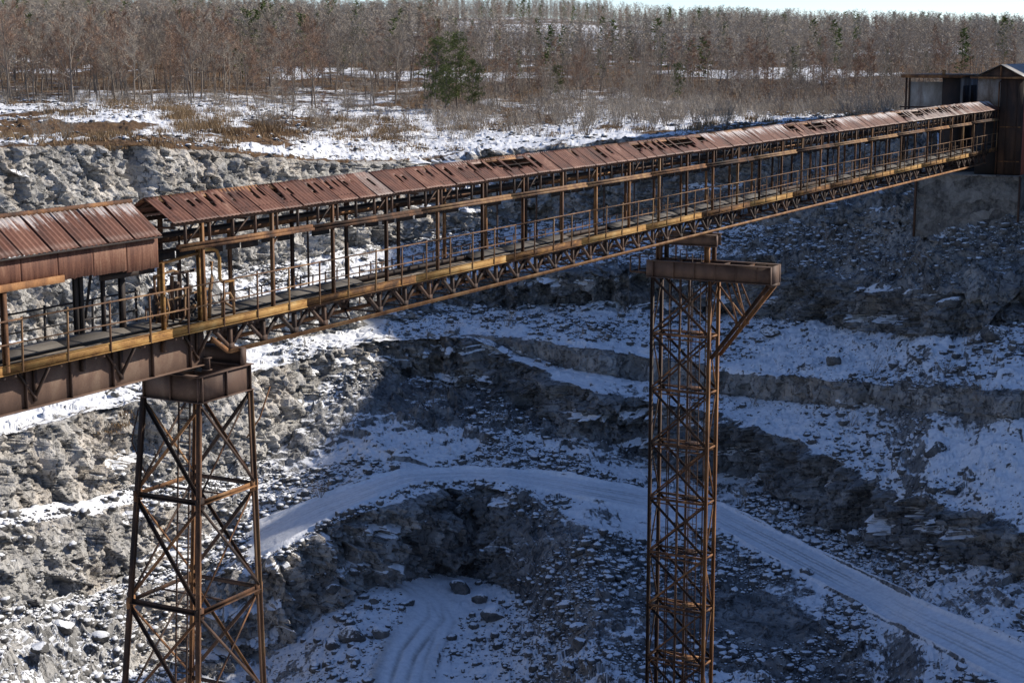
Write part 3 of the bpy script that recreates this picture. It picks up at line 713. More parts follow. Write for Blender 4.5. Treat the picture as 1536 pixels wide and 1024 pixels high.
# eave plates, girts and the short posts between them
for v, sgn in ((-.03, -1), (VF, 1)):
    m = MB(); m.box(UR + .1, U1, v - .045, v + .045, 2.5, 2.6); part(m, 'eave_plate', 'rust_dark')
    u = UR + .3
    while u < U1:
        e = min(u + 2 * BAY, U1); m = MB(); d = rng.uniform(-.02, .02)
        m.box(u + .003, e - .003, v - .05, v + .05, 1.92 + d, 2.02 + d); m.box(u + .003, e - .003, v + sgn * .075 - .024, v + sgn * .075 + .024, 1.86 + d, 1.93 + d)
        part(m, 'girt', ('rail' if rng.random() < .5 else 'rust') if sgn < 0 else 'rust'); u = e
    u = UR + .6; rest = MB(); n = 0
    while u < U1:
        m = MB() if (sgn < 0 and n < 100) else rest
        m.box(u - .028, u + .028, v - .03, v + .03, 2.03, 2.495)
        if rng.random() < .3: m.bar((u + .04, v, 2.05), (u + .65, v, 2.47), .035, .035)
        if m is not rest: part(m, 'eave_post', 'rust_dark')
        n += 1; u += BAY / 3
    if rest.n: tag(part(rest, 'eave_posts', 'rust_dark'), kind='stuff')
# dark cable tray and lining boards hanging under the roof
u = UR + .2
while u < U1:
    e = min(u + rng.uniform(.5, .95), U1)
    if rng.random() < .82:
        m = MB(); m.box(u, e, 1.30, 1.36, 1.44 + rng.uniform(0, .08), 1.66); 
        if nfb < 230: part(m, 'lining_board', 'black'); nfb += 1
    u = e + rng.uniform(.1, .3)
m = MB(); m.box(UR, U1, .55, .95, 2.16, 2.24); m.box(UR, U1, 1.28, 1.38, 1.662, 1.74); part(m, 'cable_tray', 'black')
# rafters and purlins
RIDGE, EAVE, VE, VE2, VR = 3.16, 2.60, -.16, 1.66, .75
u = UR + .25; m = MB()
while u < U1:
    m.bar((u, VE + .08, EAVE + .0), (u, VR, RIDGE - .08), .05, .07); m.bar((u, VE2 - .08, EAVE + .0), (u, VR, RIDGE - .08), .05, .07)
    m.bar((u, 0, 2.45), (u, VF, 2.45), .05, .05); u += BAY / 2
part(m, 'rafters', 'rust_dark')
m = MB()
for s in (.25, .62, .96):
    for va, vb in ((VE, VR), (VE2, VR)):
        y = va + (vb - va) * s; z = EAVE + (RIDGE - EAVE) * s - .035
        m.box(UR + .1, U1, y - .025, y + .025, z - .025, z + .02)
part(m, 'purlins', 'rust_dark')

def corr_sheet(u0, u1, va, za, vb, zb, rows=9, pitch=.15, depth=.018, hole=None, lift=0.0, tilt=0.0, thick=.006, curl=None):
    """corrugated sheet from eave (va,za) to ridge (vb,zb); hole(s,t) drops cells"""
    n = max(4, int(round((u1 - u0) / pitch)) * 4); us = np.linspace(u0, u1, n + 1)
    nv = np.array([-(zb - za), (vb - va)]); nv = nv / np.linalg.norm(nv)
    if nv[1] < 0: nv = -nv
    V = []
    for r in range(rows + 1):
        s = r / rows
        for i, u in enumerate(us):
            d = depth * math.sin(2 * math.pi * i / 4 + .6) + lift + tilt * (u - u0) + (curl(s, i / n) if curl else 0)
            V.append((u, va + (vb - va) * s + nv[0] * d, za + (zb - za) * s + nv[1] * d))
    F = [(r * (n + 1) + i, r * (n + 1) + i + 1, (r + 1) * (n + 1) + i + 1, (r + 1) * (n + 1) + i) for r in range(rows) for i in range(n)
         if not (hole and hole((r + .5) / rows, (i + .5) / n))]
    return V, F
def sheet_part(name, V, F, mat, parent=bridge):
    me = mesh_np(name, np.array(V), np.array(F), M[mat])
    o = link(name, me, parent); so_ = o.modifiers.new('thickness', 'SOLIDIFY'); so_.thickness = .006; return o
def seg_state(x):
    if x < 236: return 'slit'
    if x < 505: return 'slit'
    if x < 560: return 'pale_slit'
    if x < 685: return 'slit'
    if x < 795: return 'gone'
    if x < 945: return 'few'
    if x < 1052: return 'gone'
    if x < 1165: return 'ok'
    if x < 1252: return 'gone'
    if x < 1342: return 'ok'
    if x < 1440: return 'gone_pale'
    return 'ok'
SW = (U1 - UR) / 96
for i in range(96):
    u0 = UR + i * SW; u1 = u0 + SW + .04
    x = proj(Lp(u0 + SW / 2, VR, RIDGE))[0]; st = seg_state(x)
    r1, r2, r3 = rng.random(), rng.random(), rng.random(); w = rng.uniform(.10, .2); lo = rng.uniform(.34, .6); hi = rng.uniform(.68, .92) if rng.random() < .7 else 1.0; seed = rng.random() * 6
    mat = 'roof_pale_ridge' if st == 'ok' else 'roof_pale' if (st in ('gone_pale', 'pale_slit') and r3 < (.85 if st == 'gone_pale' else .3)) or r3 < .02 else 'roof'
    hole = None
    if st in ('slit', 'pale_slit'):
        if r1 < .88: hole = lambda s, t, a=r2 * .6, w=w, lo=lo, hi=hi, b=(.42 if r3 > .45 else 9): (lo < s < hi and a + (s - lo) * .15 < t < a + w + (s - lo) * .15) or (lo + .08 < s < hi - .05 and (a + b) % 1.0 < t < (a + b) % 1.0 + w * .7)
    elif st == 'few':
        if r1 < .5: hole = lambda s, t, a=r2 * .6, w=w * 1.8, lo=lo, hi=hi: lo < s < hi and a < t < a + w
    elif st in ('gone', 'gone_pale'):
        hole = lambda s, t, a=seed, lo=lo: s > lo - .05 + .08 * math.sin(7 * t + a) and not (s > .93) and not (abs(t - .3 - .25 * math.sin(a)) < .10 and math.sin(a * 3) > -.3) and not (math.sin(a * 5) > .55 and s < .8 and t > .55)
    cu = (lambda s, t, a=seed: .03 * max(0, math.sin(a)) * s * s * (1 if t > .6 else .2)) if st != 'ok' else None
    V, F = corr_sheet(u0, u1, VE, EAVE - .02, VR - .01, RIDGE, 12, .15, .016, hole, (i % 2) * .006 + (rng.uniform(0, .02) if st != 'ok' else 0), rng.uniform(-.01, .015), curl=cu)
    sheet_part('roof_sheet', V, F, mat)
for k in range(14):                                   # far slope, in longer runs
    u0 = UR + k * (U1 - UR) / 14; u1 = UR + (k + 1) * (U1 - UR) / 14
    V, F = corr_sheet(u0, u1, VE2, EAVE - .02, VR + .01, RIDGE, 4, .15, .016, (lambda s, t, k=k: k in (6, 9, 11) and s > .5 and math.sin(t * 40 + k) > .3), (k % 2) * .006)
    sheet_part('far_roof_slope', V, F, 'roof')
u = UR
while u < U1:
    e = min(u + rng.uniform(2, 5), U1); st = seg_state(proj(Lp(u, VR, RIDGE))[0])
    m = MB(); z = RIDGE + .025 + rng.uniform(-.01, .012)
    for sg in (-1, 1): m.bar((u + .01, VR + sg * .075, z - .065), (e - .01, VR + sg * .075, z - .065), .19, .008, (0, sg * .67, .74))
    part(m, 'ridge_cap', 'roof_pale' if rng.random() < .3 else 'rust_orange'); u = e

# low shed over the girder: ridge roof, siding, sill
SE, SV = 2.36, -.2
u = US
k = 0
while u > U0:
    e = max(u - .92, U0); 
    V, F = corr_sheet(e - .03, u, SV, SE, VR - .01, RIDGE - .05, 5, .155, .02, None, (k % 2) * .008, rng.uniform(-.012, .012)); sheet_part('shed_roof_sheet', V, F, 'roof_pale_ridge')
    u = e; k += 1
V, F = corr_sheet(U0, US, VE2 + .04, SE, VR + .01, RIDGE - .05, 3, .155, .02); sheet_part('shed_far_slope', V, F, 'roof')
m = MB(); m.tube([(U0, VR, RIDGE - .02), (US + .05, VR, RIDGE - .02)], .055, 8); part(m, 'ridge_roll', 'rust')
m = MB(); m.box(U0, US, SV - .03, SV + .03, SE - .05, SE - .018); part(m, 'gutter', 'black')
u = US
while u > U0:
    e = max(u - 1.15, U0); zb = 1.60 + .022 * (US - u) + rng.uniform(-.02, .02)
    n = 22; us = np.linspace(e, u, n + 1); V = []; rag = [rng.uniform(-.03, .03) if i_ % 5 == 0 else 0 for i_ in range(n + 1)]
    for zz_ in (zb, (zb + SE) / 2, SE - .03):
        for i_, q in enumerate(us): V.append((q, -.075 - .014 * (i_ % 2), zz_ + (rag[i_] if zz_ == zb else 0)))
    F = [(r * (n + 1) + i_, r * (n + 1) + i_ + 1, (r + 1) * (n + 1) + i_ + 1, (r + 1) * (n + 1) + i_) for r in range(2) for i_ in range(n)]
    sheet_part('siding', V, F, 'siding'); u = e
V = [(US - .01, -.07, 1.62), (US - .01, VF + .06, 1.62), (US - .01, VF + .06, SE), (US - .01, VR, RIDGE - .07), (US - .01, -.07, SE)]
sheet_part('gable_board', V, [(0, 1, 2, 3, 4)], 'siding')
m = MB(); m.box(U0, US - 3.3, -.13, -.01, 1.62, 1.78); part(m, 'sill_beam', 'rust_orange')
m = MB(); m.box(U0, US - .1, VF - .05, VF + .05, 1.6, 1.75); part(m, 'sill_beam', 'rust_dark')
for u in (u_at(8), u_at(-60), u_at(-150), u_at(-250)):
    m = MB(); m.ibeam((u, -.03, -.15), (u, -.03, 1.66), .11, .11, .018, (0, 1, 0)); part(m, 'column', 'rust')
for u, dv in ((u_at(116, .8), .8), (u_at(125, .8), .82), (u_at(-20, .8), .8), (u_at(-100, .8), .8)):
    m = MB(); m.ibeam((u, dv, -.2), (u, dv, 2.5), .10, .09, .018, (0, 1, 0)); part(m, 'column', 'black')
m = MB(); u = u_at(127, .8); m.bar((u + .05, .8, .5), (u + .42, .8, 2.0), .05, .05); m.bar((u + .3, .8, 1.5), (u + .3, .8, 2.0), .03, .03); part(m, 'brace', 'black')
m = MB(); u = u_at(157, .6); m.ibeam((u, .6, -.05), (u, .6, 1.6), .08, .08, .016, (0, 1, 0)); part(m, 'column', 'black')
m = MB(); u = u_at(185, .6); m.ibeam((u, .6, -.05), (u, .6, 1.6), .15, .1, .02, (0, 1, 0)); part(m, 'column', 'black')
m = MB(); m.box(u_at(155, .6), u_at(232, .6), .54, .66, 1.36, 1.50); part(m, 'cross_beam', 'black')

# handrails
def posts(name, side, us, z0, z1, mat, top, mid, v, thick, limit=100):
    hr = MB(); t_ = None
    segs = []; u = us[0]
    while u < us[-1]:
        e = min(u + 2 * BAY, us[-1]); segs.append((u, e)); u = e
    zz = {}
    def hz(q): return .015 * math.sin(q * 1.7 + v) + .01 * math.sin(q * .6)
    for a, b in segs:
        hr.bar((a, v, top + hz(a)), (b + .01, v, top + hz(b)), thick, thick)
        for md in mid: hr.bar((a, v, md + hz(a + 3)), (b + .01, v, md + hz(b + 3)), thick * .85, thick * .85)
    t_ = part(hr, name, mat)
    rest = MB(); n = 0
    for u in us:
        m = MB() if n < limit else rest
        m.bar((u, v + .045, z0), (u + rng.uniform(-.03, .03), v + .03, z1 + rng.uniform(-.02, .05)), thick * 1.05, thick * 1.05, (0, 1, 0))
        if n < limit: part(m, 'railing_post', mat, t_)
        n += 1
    if n > limit: tag(part(rest, 'railing_posts', mat, t_), kind='stuff')
    return t_
us = list(np.arange(U0 + .6, U1 - .2, 1.43))
posts('handrail', 0, us, -.2, 1.0, 'rail', .98, (.46,), -.13, .034)
us = list(np.arange(UG - 1.5, U1 - .2, .62))
posts('far_railing', 1, us, -.9, .28, 'rail_far', .25, (-.2,), VF + .09, .030, 100)
us = list(np.arange(U0 + .4, UG - 1.2, 1.6))
posts('inner_railing', 1, us, -.1, .92, 'black', .9, (.45,), .93, .04)

# ------------------------------------------------------------------ pipe frame standing on the walkway by the shed end
pr = empty('pipe_frame', BORG, BROT, 'tangle of yellowish pipes and frames on the walkway beside the red shed end', 'machinery')
a, b, c = u_at(238, .2), u_at(296, .3), u_at(322, .5)
def pp(mb, name, mat, smooth=False): return mb.build(name, M[mat], pr, smooth)
m = MB(); m.tube([(a, .12, 1.62), (b - .3, .2, 1.7), (b, .2, 1.72)], .04); pp(m, 'cross_pipe', 'yellow')
m = MB(); m.ibeam((b, .2, .0), (b, .2, 2.0), .1, .09, .015, (0, 1, 0)); pp(m, 'post', 'yellow')
m = MB(); m.ibeam((a + .02, .05, -.05), (a + .02, .05, 1.65), .09, .09, .015, (0, 1, 0)); pp(m, 'post', 'yellow')
m = MB(); m.tube([(b, .25, 1.78), (c - .25, .3, 1.74), (c - .1, .3, 1.68), (c, .3, 1.5), (c, .3, .95), (c + .12, .3, .85), (c + .55, .3, .85)], .045); pp(m, 'bent_pipe', 'yellow')
m = MB(); m.tube([(c - .35, -.02, .03), (c - .32, -.02, .45), (c - .2, -.02, .62), (c - .02, -.02, .6), (c + .12, -.02, .42), (c + .14, -.02, .03)], .035); pp(m, 'hoop', 'rail')
for du, h in ((.42, 1.45), (.9, 1.2)):
    m = MB(); m.tube([(a + du, .5, 0), (a + du, .5, h * .45), (a + du + .03, .5, h)], [.07, .06, .05]); pp(m, 'standpipe', 'yellow' if du < .8 else 'rail')
m = MB(); m.tube([(a + .55, .62, .0), (a + .55, .62, .62), (a + .55, .62, .7)], [.19, .19, .1], 14); m.tube([(a + .55, .62, .70), (a + .55, .62, .9)], .05); pp(m, 'valve_body', 'black', False)
m = MB(); m.tube([(a + 1.25, .6, .35), (a + 1.75, .6, .35)], .2, 14); m.tube([(a + 1.2, .6, .35), (a + 1.25, .6, .35)], .24, 14); m.box(a + 1.3, a + 1.7, .42, .78, .0, .17); pp(m, 'motor', 'black')
m = MB(); m.tube([(a + .2, .45, .05), (a + .33, .45, .55), (a + .2, .45, .95), (a + .2, .45, 1.3)], .035); m.tube([(a + .2, .1, .06), (a + .3, .1, .5), (a + .22, .1, .75)], .03); m.tube([(a + .75, .15, .1), (a + .95, .15, .2), (a + 1.0, .15, .9)], .03); pp(m, 'hose', 'rail')
for k in range(7):
    x0 = a + .15 + k * .3; y0 = .32 + .3 * rng.random(); h0 = rng.uniform(.45, 1.25)
    m = MB(); m.tube([(x0, y0, .0), (x0 + .02, y0, h0 * .6), (x0 + rng.uniform(-.12, .12), y0, h0 * .8), (x0 + rng.uniform(-.1, .1), y0 + .1, h0)], rng.uniform(.02, .04), 7); pp(m, 'bent_pipe', ('rail', 'yellow', 'rust_dark')[k % 3])
for x0, z0, r0 in ((.35, .75, .13), (1.05, .95, .11), (1.5, .8, .12), (1.95, .55, .14)):
    m = MB(); m.tube([(a + x0, .42, z0), (a + x0, .52, z0)], r0, 14); m.tube([(a + x0, .38, z0), (a + x0, .56, z0)], r0 * .3, 8); m.box(a + x0 - .03, a + x0 + .03, .44, .5, .0, z0 - r0 * .9); pp(m, 'pulley', 'rust_dark')
m = MB(); m.tube([(a + .05, .3, 1.3), (a + .8, .34, 1.36), (a + 1.2, .34, 1.25), (b, .34, 1.3)], .03); pp(m, 'cross_pipe', 'rail')
m = MB(); m.tube([(c - .6, .2, .0), (c - .55, .2, .7), (c - .45, .2, 1.0), (c - .45, .2, 1.45)], .05); pp(m, 'standpipe', 'rail')
m = MB(); m.box(a + .1, a + 1.05, .5, .56, .86, .98); m.box(a + 1.15, a + 1.2, .45, .51, 0, 1.5); m.box(a + 1.3, a + 1.35, .3, .36, 0, 1.3); m.box(a + .72, b - .05, .3, .36, 1.25, 1.31); pp(m, 'frame', 'rust_dark')
m = MB(); m.bar((a + .1, .35, .62), (c - .3, .35, .75), .045); m.bar((a + .1, .35, .3), (c - .3, .35, .42), .045); m.bar((c + .55, .3, 0), (c + .55, .3, .9), .05); m.bar((c + .2, .3, .3), (c + .55, .3, .12), .05); pp(m, 'guard_rail', 'rail')

# ================================================================== SUPPORT TOWERS
def Lw(u, v, w): p = Lp(u, v, w); return np.array([p[0], p[1], p[2] + EYE])
def gz(u, v):
    p = Lp(u, v, 0); return ground(p[0], p[1]) - BORG[2]
# --- near tower: splayed trestle with a box cap
tw = empty('trestle_tower', Lw(-1.7, .9, gz(-1.7, .9)), BROT, 'near splayed rusty trestle tower with crossed bracing and a box cap', 'tower')
O1 = np.array([-1.7, .9, gz(-1.7, .9)])
def tp(mb, name, mat, root, O, smooth=False):
    mb.V = [v - O for v in mb.V]; return mb.build(name, M[mat], root, smooth)
c0, c1_, n0, n1 = -3.02, -.96, .02, 1.82
wt, wb = -1.38, -2.03
m = MB()
for (p, q) in (((c0, n0), (c0, n1)), ((c0, n0), (c1_, n0)), ((c1_, n0), (c1_, n1)), ((c0, n1), (c1_, n1))):
    alongd = p[0] != q[0]
    s = .05 if alongd else -.0
    x0, x1 = sorted((p[0], q[0])); y0, y1 = sorted((p[1], q[1]))
    if alongd: m.box(x0 + .02, x1 - .02, y0 - .012, y0 + .012, wb, wt)
    else: m.box(x0 - .012, x0 + .012, y0 - .012, y1 + .012, wb, wt)
for z, t in ((wt, .02), (wb - .02, .02)):
    m.box(c0 - .10, c1_ + .10, n0 - .10, n0 + .10, z + .001, z + t); m.box(c0 - .10, c1_ + .10, n1 - .10, n1 + .10, z + .001, z + t)
    m.box(c0 - .10, c0 + .10, n0 + .1005, n1 - .1005, z + .001, z + t); m.box(c1_ - .10, c1_ + .10, n0 + .1005, n1 - .1005, z + .001, z + t)
for q in (c0 + .02, (c0 + c1_) / 2, c1_ - .02): m.box(q - .012, q + .012, n0 - .085, n0 - .0125, wb + .001, wt - .001)
for q in (n0 + .02, (n0 + n1) / 2, n1 - .02): m.box(c0 - .085, c0 - .0125, q - .012, q + .012, wb + .001, wt - .001)
tp(m, 'cap_box', 'plate', tw, O1)
m = MB(); m.ibeam((-1.24, .0, wt + .26), (-1.24, 2.0, wt + .26), .22, .46, .03); m.box(-1.36, -1.12, -.03, -.005, wt + .05, wt + .47); tp(m, 'bearing_beam', 'plate', tw, O1)
m = MB(); m.ibeam((-2.3, .25, wt + .2), (-2.3, 1.2, wt + .2), .2, .34, .03); tp(m, 'bearing_beam', 'plate', tw, O1)
m = MB(); m.box(-2.9, -2.3, 1.3, 1.34, wt + .02, wt + .2); m.bar((-1.28, .3, wt + .45), (-1.28, .3, -.9), .14, .1); m.bar((-1.24, 1.2, wt + .45), (-1.24, 1.2, -.9), .14, .1); m.bar((-2.3, .42, wt + .37), (-2.3, .42, -1.205), .18, .12); tp(m, 'bearing_post', 'rust_dark', tw, O1)
m = MB()
rr = random.Random(3)
for k in range(9):
    x, y, s = -2.55 + rr.random() * .35, .5 + rr.random() * .5, .06 + .05 * rr.random(); m.tube([(x, y, wt + .02), (x + .02, y, wt + .02 + s * .6), (x, y + .03, wt + .02 + s)], [s, s * .9, s * .4], 6)
tp(m, 'rock_debris', 'stone', tw, O1)
gw = O1[2] - .3
def leg_at(i, w):       # i: corner (du,dv) ; splay per metre
    k = wb - w
    return np.array([(c0 if i[0] == 0 else c1_) + (-.105 * k if i[0] == 0 else -.022 * k), (n0 if i[1] == 0 else n1) + (-.04 * k if i[1] == 0 else .04 * k), w])
cor = [(0, 0), (1, 0), (1, 1), (0, 1)]
levels = [wb - .02, wb - 2.58, wb - 5.38, wb - 8.3, wb - 11.4, wb - 14.6]
levels = [l for l in levels if l > gw + 1.0]
for c in cor:
    m = MB(); A_, B_ = leg_at(c, wb - .02), leg_at(c, gw)
    fl = 1 if c[1] == 0 else -1
    m.bar(A_, B_, .13, .022, (0, 1, 0)); m.bar(A_ + [.066 if c[0] else -.066, 0, 0], B_ + [.066 if c[0] else -.066, 0, 0], .016, .14, (0, 1, 0)); m.bar(A_ + [0, fl * .04, 0], B_ + [0, fl * .04, 0], .05, .05)
    tp(m, 'leg', 'rust' if c != (1, 0) else 'rail', tw, O1)
    for l in levels[1:]:
        m = MB(); q = leg_at(c, l); m.box(q[0] - .15, q[0] + .15, q[1] - .03, q[1] + .03, l - .14, l + .16)
        tp(m, 'gusset_plate', 'rust', tw, O1)
for a_, b_ in ((0, 1), (1, 2), (2, 3), (3, 0)):
    for li in range(len(levels)):
        top = levels[li]; bot = levels[li + 1] if li + 1 < len(levels) else gw + .4
        if li > 0:
            m = MB(); m.angle(leg_at(cor[a_], top), leg_at(cor[b_], top), .10, .02); tp(m, 'horizontal_strut', 'rust' if a_ % 2 == 0 else 'rust_dark', tw, O1)
        m = MB(); m.angle(leg_at(cor[a_], top - .12), leg_at(cor[b_], bot + .12), .07, .014, (0, 0, 1), 1); tp(m, 'diagonal_brace', 'rust_dark', tw, O1)
        m = MB(); off = np.array([.03, .03, 0]); m.angle(leg_at(cor[b_], top - .12) + off, leg_at(cor[a_], bot + .12) + off, .055, .014); tp(m, 'diagonal_brace', 'rust', tw, O1)
        if li > 0:
            m = MB(); m.bar(leg_at(cor[a_], top + .2) * .5 + leg_at(cor[b_], top + .2) * .5 - [0, 0, .2], leg_at(cor[(a_ + 2) % 4], top) * .5 + leg_at(cor[(b_ + 2) % 4], top) * .5, .04, .04)
            if a_ < 1: tp(m, 'plan_brace', 'rust_dark', tw, O1)
m = MB(); q0, q1 = leg_at((0, 0), wb) + [.5, .9, 0], leg_at((0, 0), gw) + [.9, 1.4, 0]
for s in (-.18, .18): m.bar(q0 + [0, s, 0], q1 + [0, s, 0], .035, .035, (0, 1, 0))
n = int((wb - gw) / .3)
for k in range(n): 
    p = q0 + (q1 - q0) * k / n; m.bar(p + [0, -.18, 0], p + [0, .18, 0], .022, .022)
tp(m, 'ladder', 'rust_dark', tw, O1)
m = MB(); m.tube([(c1_ + .1, n0 + .2, wb - 1.35), (c1_ + .55, n0 + .1, wb - .9), (c1_ + .9, n0, wb - .1)], .022, 6); tp(m, 'loose_pipe', 'rust', tw, O1)
m = MB(); m.tube([(c0 + .1, n1 + .3, wb - .4), (c0 - .15, n1 + .35, wb - 1.2), (c0 + .2, n1 + .2, wb - 2.2)], .02, 6); tp(m, 'loose_pipe', 'rust', tw, O1)

# --- far tower: straight lattice shaft with a cantilevered head
ut = 31.0
O2 = np.array([ut + .5, 1.1, gz(ut + .5, 1.1)])
t2 = empty('lattice_tower', Lw(*O2), BROT, 'tall straight lattice tower with cantilevered head beam and slanting strut', 'tower')
va, vb = -.2, 2.45; da, db = ut, ut + 1.0
ht, hb = -2.2, -2.95
m = MB()
for d in (da - .06, db + .06):
    m.ibeam((d, 2.72, (ht + hb) / 2), (d, -2.9, (ht + hb) / 2), .2, ht - hb, .03)
    k = 2.4
    while k > -2.8: m.box(d - .09, d + .09, k - .01, k + .01, hb + .031, ht - .031); k -= .95
m.box(da + .05, db - .05, -2.92, -2.895, hb, ht); m.box(da - .14, da + .04, -2.92, -2.901, hb + .002, ht - .002); m.box(db - .04, db + .14, -2.92, -2.901, hb + .002, ht - .002)
tp(m, 'head_beam', 'plate', t2, O2)
for k in (2.6, 1.5, .4, -.7, -1.8):
    m = MB(); m.box(da + .05, db - .05, k - .05, k + .05, ht - .16, ht - .03); tp(m, 'head_tie', 'rust', t2, O2)
gw2 = O2[2] - .3
pitch = 2.44; lv = [hb - .001 - pitch * k for k in range(20) if hb - pitch * k > gw2 + .8]
for d in (da, db):
    for v, nm in ((va, 'rust_orange' if d == db else 'rust'), (vb, 'rust_dark')):
        m = MB(); m.ibeam((d, v, hb - .001), (d, v, gw2), .15, .13, .02, (0, 1, 0)); tp(m, 'leg', nm, t2, O2)
    m = MB(); m.bar((d, 1.15, hb - .001), (d, 1.15, gw2), .09, .08, (0, 1, 0)); tp(m, 'middle_post', 'rust_dark', t2, O2)
for li, top in enumerate(lv):
    bot = lv[li + 1] if li + 1 < len(lv) else gw2 + .3
    for d in (da, db):
        sd = -.05 if d == da else .05
        m = MB()
        if li: m.bar((d + sd * .4, va + .08, top), (d + sd * .4, vb - .08, top), .07, .10); m.bar((d + sd * .4, va + .08, top - .22), (d + sd * .4, vb - .08, top - .16), .04, .05)
        if li: tp(m, 'horizontal_strut', 'rust', t2, O2)
        for s in (1, -1):
            m = MB(); p, q = ((va + .07, vb - .07) if s > 0 else (vb - .07, va + .07)); m.angle((d + sd * (1 + .5 * s), p, top - .08), (d + sd * (1 + .5 * s), q, bot + .08), .06 if s > 0 else .075, .014); tp(m, 'diagonal_brace', 'rust' if s > 0 else 'rust_dark', t2, O2)
    for v in (va, vb):
        m = MB(); s = 1 if li % 2 else -1; p, q = (da, db) if s > 0 else (db, da)
        if li: m.bar((da + .08, v, top), (db - .08, v, top), .06, .08)
        pts = [(p + (q - p) * t_, v + (.02 if v == va else -.02), top - (top - bot) * t_) for t_ in (.04, .96)]; m.bar(pts[0], pts[1], .05, .05)
        tp(m, 'side_brace', 'rust_orange' if v == va else 'rust_dark', t2, O2)
    if li:
        m = MB(); m.bar((da + .2, va + .35, top + .05), (db - .1, vb - .3, top + .05), .06, .05); m.box(da + .12, db - .12, .3, 1.0, top + .085, top + .11)
        m.tube([(da - .04, vb - .05, top - .3), (da - .1, vb - .25, top - .05), (da - .06, vb - .5, top + .06)], .025, 6)
        tp(m, 'landing', 'rust', t2, O2)
m = MB()
for v in (.45, .85):
    m.bar((da + .55, v, ht + .3), (da + .55, v, gw2), .035, .035, (0, 1, 0))
k = ht + .1
while k > gw2 + .3: m.bar((da + .55, .45, k), (da + .55, .85, k), .022, .022); k -= .3
for an in np.linspace(-.9, .9, 5):
    m.bar((da + .55 - .35 * math.cos(an), .65 + .35 * math.sin(an), hb - .3), (da + .55 - .35 * math.cos(an), .65 + .35 * math.sin(an), gw2 + 2.4), .018, .018, (0, 1, 0))
tp(m, 'caged_ladder', 'rust_dark', t2, O2)
m = MB()
for v, d in ((1.7, .3), (1.95, .7), (2.2, .45), (.1, .35)): m.tube([(da + d, v, hb - .1), (da + d, v, gw2)], .028, 6)
tp(m, 'riser_pipe', 'rust', t2, O2)
sA, sB = (db, -2.80, hb - .06), (db, va - .05, -6.35)
for d in (da, db):
    m = MB(); A_, B_ = np.array([d, -2.78, hb - .08]), np.array([d, va - .09, -6.3]); m.ibeam(A_, B_, .14, .15, .02, (0, 1, 0)); tp(m, 'cantilever_strut', 'rust' if d == da else 'rust_orange', t2, O2)
    M1 = A_ + (B_ - A_) * .52
    m = MB(); m.bar((d, va - .06, hb - .35), M1, .07, .06); m.bar((d, -.95, hb - .02), M1 + [0, .02, .03], .07, .06); m.bar((d, -1.15, hb - .02), A_ + (B_ - A_) * .40, .06, .06); m.box(d - .03, d + .03, M1[1] - .12, M1[1] + .12, M1[2] - .12, M1[2] + .14); tp(m, 'cantilever_brace', 'rust', t2, O2)
m = MB(); m.box(da, db, -2.95, -2.66, hb - .12, hb - .004); m.bar((da + .05, -2.75, hb - .14), (db - .05, -2.75, hb - .14), .1, .1); tp(m, 'bearing_shoe', 'rust_dark', t2, O2)
for v in (.0, 2.2):
    m = MB(); m.ibeam((da + .1, v, ht + .002), (da + .1, v, -1.52 if v < 1 else -1.0), .2 if v < 1 else .28, .2, .03, (0, 1, 0)); tp(m, 'pedestal', 'rust' if v < 1 else 'rust_dark', t2, O2)
    m = MB(); m.ibeam((db - .1, v, ht + .002), (db - .1, v, -1.52 if v < 1 else -1.0), .14, .16, .03, (0, 1, 0)); tp(m, 'pedestal', 'rust' if v < 1 else 'rust_dark', t2, O2)
m = MB(); m.ibeam((da + .1, -.42, -1.26), (da + .1, 2.0, -1.26), .22, .5, .03); m.box(da - .0, da + .2, -.44, -.425, -1.48, -1.04); m.ibeam((db - .1, -.3, -1.26), (db - .1, 2.0, -1.26), .2, .5, .03); tp(m, 'bearing_beam', 'plate', t2, O2)
m = MB()
for z in (ht + .1, ht - .55):
    m.bar((da, 2.74, z), (da, 3.5, z), .04, .04); m.bar((db, 2.74, z), (db, 3.5, z), .04, .04); m.bar((da, 3.5, z), (db, 3.5, z), .04, .04)
for d in (da, db): m.bar((d, 3.5, ht + .12), (d, 3.5, ht - .57), .05, .05); m.bar((d, 3.1, ht + .12), (d, 3.1, ht - .57), .025, .025)
m.box(da, db, 2.75, 3.5, ht - .60, ht - .575); tp(m, 'side_cage', 'rust_dark', t2, O2)
m = MB(); m.tube([(da + .4, 1.35, ht), (da + .4, 1.35, ht + .45), (da + .4, 1.05, ht + .45), (da + .4, 1.05, ht)], .025, 6); m.bar((da + .4, 1.55, ht), (da + .4, 1.55, ht + .75), .05, .05); tp(m, 'hoop_rail', 'rust', t2, O2)

# ================================================================== HEAD HOUSE, REAR HUT AND ABUTMENT
uh = U1 + .3
hh = empty('head_house', Lw(uh + 4, .5, -2.0), BROT, 'tall gabled head house with dark front at the far end of the bridge', 'building')
OH = np.array([uh + 4, .5, -2.0])
def hp(mb, name, mat, parent=hh, O=OH): return tp(mb, name, mat, parent, O)
v0, v1, wE = -1.62, 1.5, 4.75
m = MB()
m.box(uh, uh + .25, v0, v0 + 1.55, -2.0, wE); hp(m, 'front_pier', 'rust_dark')
m = MB(); m.box(uh + .02, uh + .22, v0 + 1.555, v1, 2.75, wE); hp(m, 'upper_wall', 'white_wall')
m = MB(); m.box(uh + .06, uh + .2, v0 + 1.555, v1, -2.0, 2.745); hp(m, 'lower_wall', 'black')
m = MB(); m.box(uh + .255, uh + 9, v0, v0 + .2, -2.0, 3.2); hp(m, 'side_wall', 'red_wall')
m = MB(); m.box(uh + .255, uh + 9, v0 + .02, v0 + .2, 3.205, wE); hp(m, 'side_wall', 'white_wall')
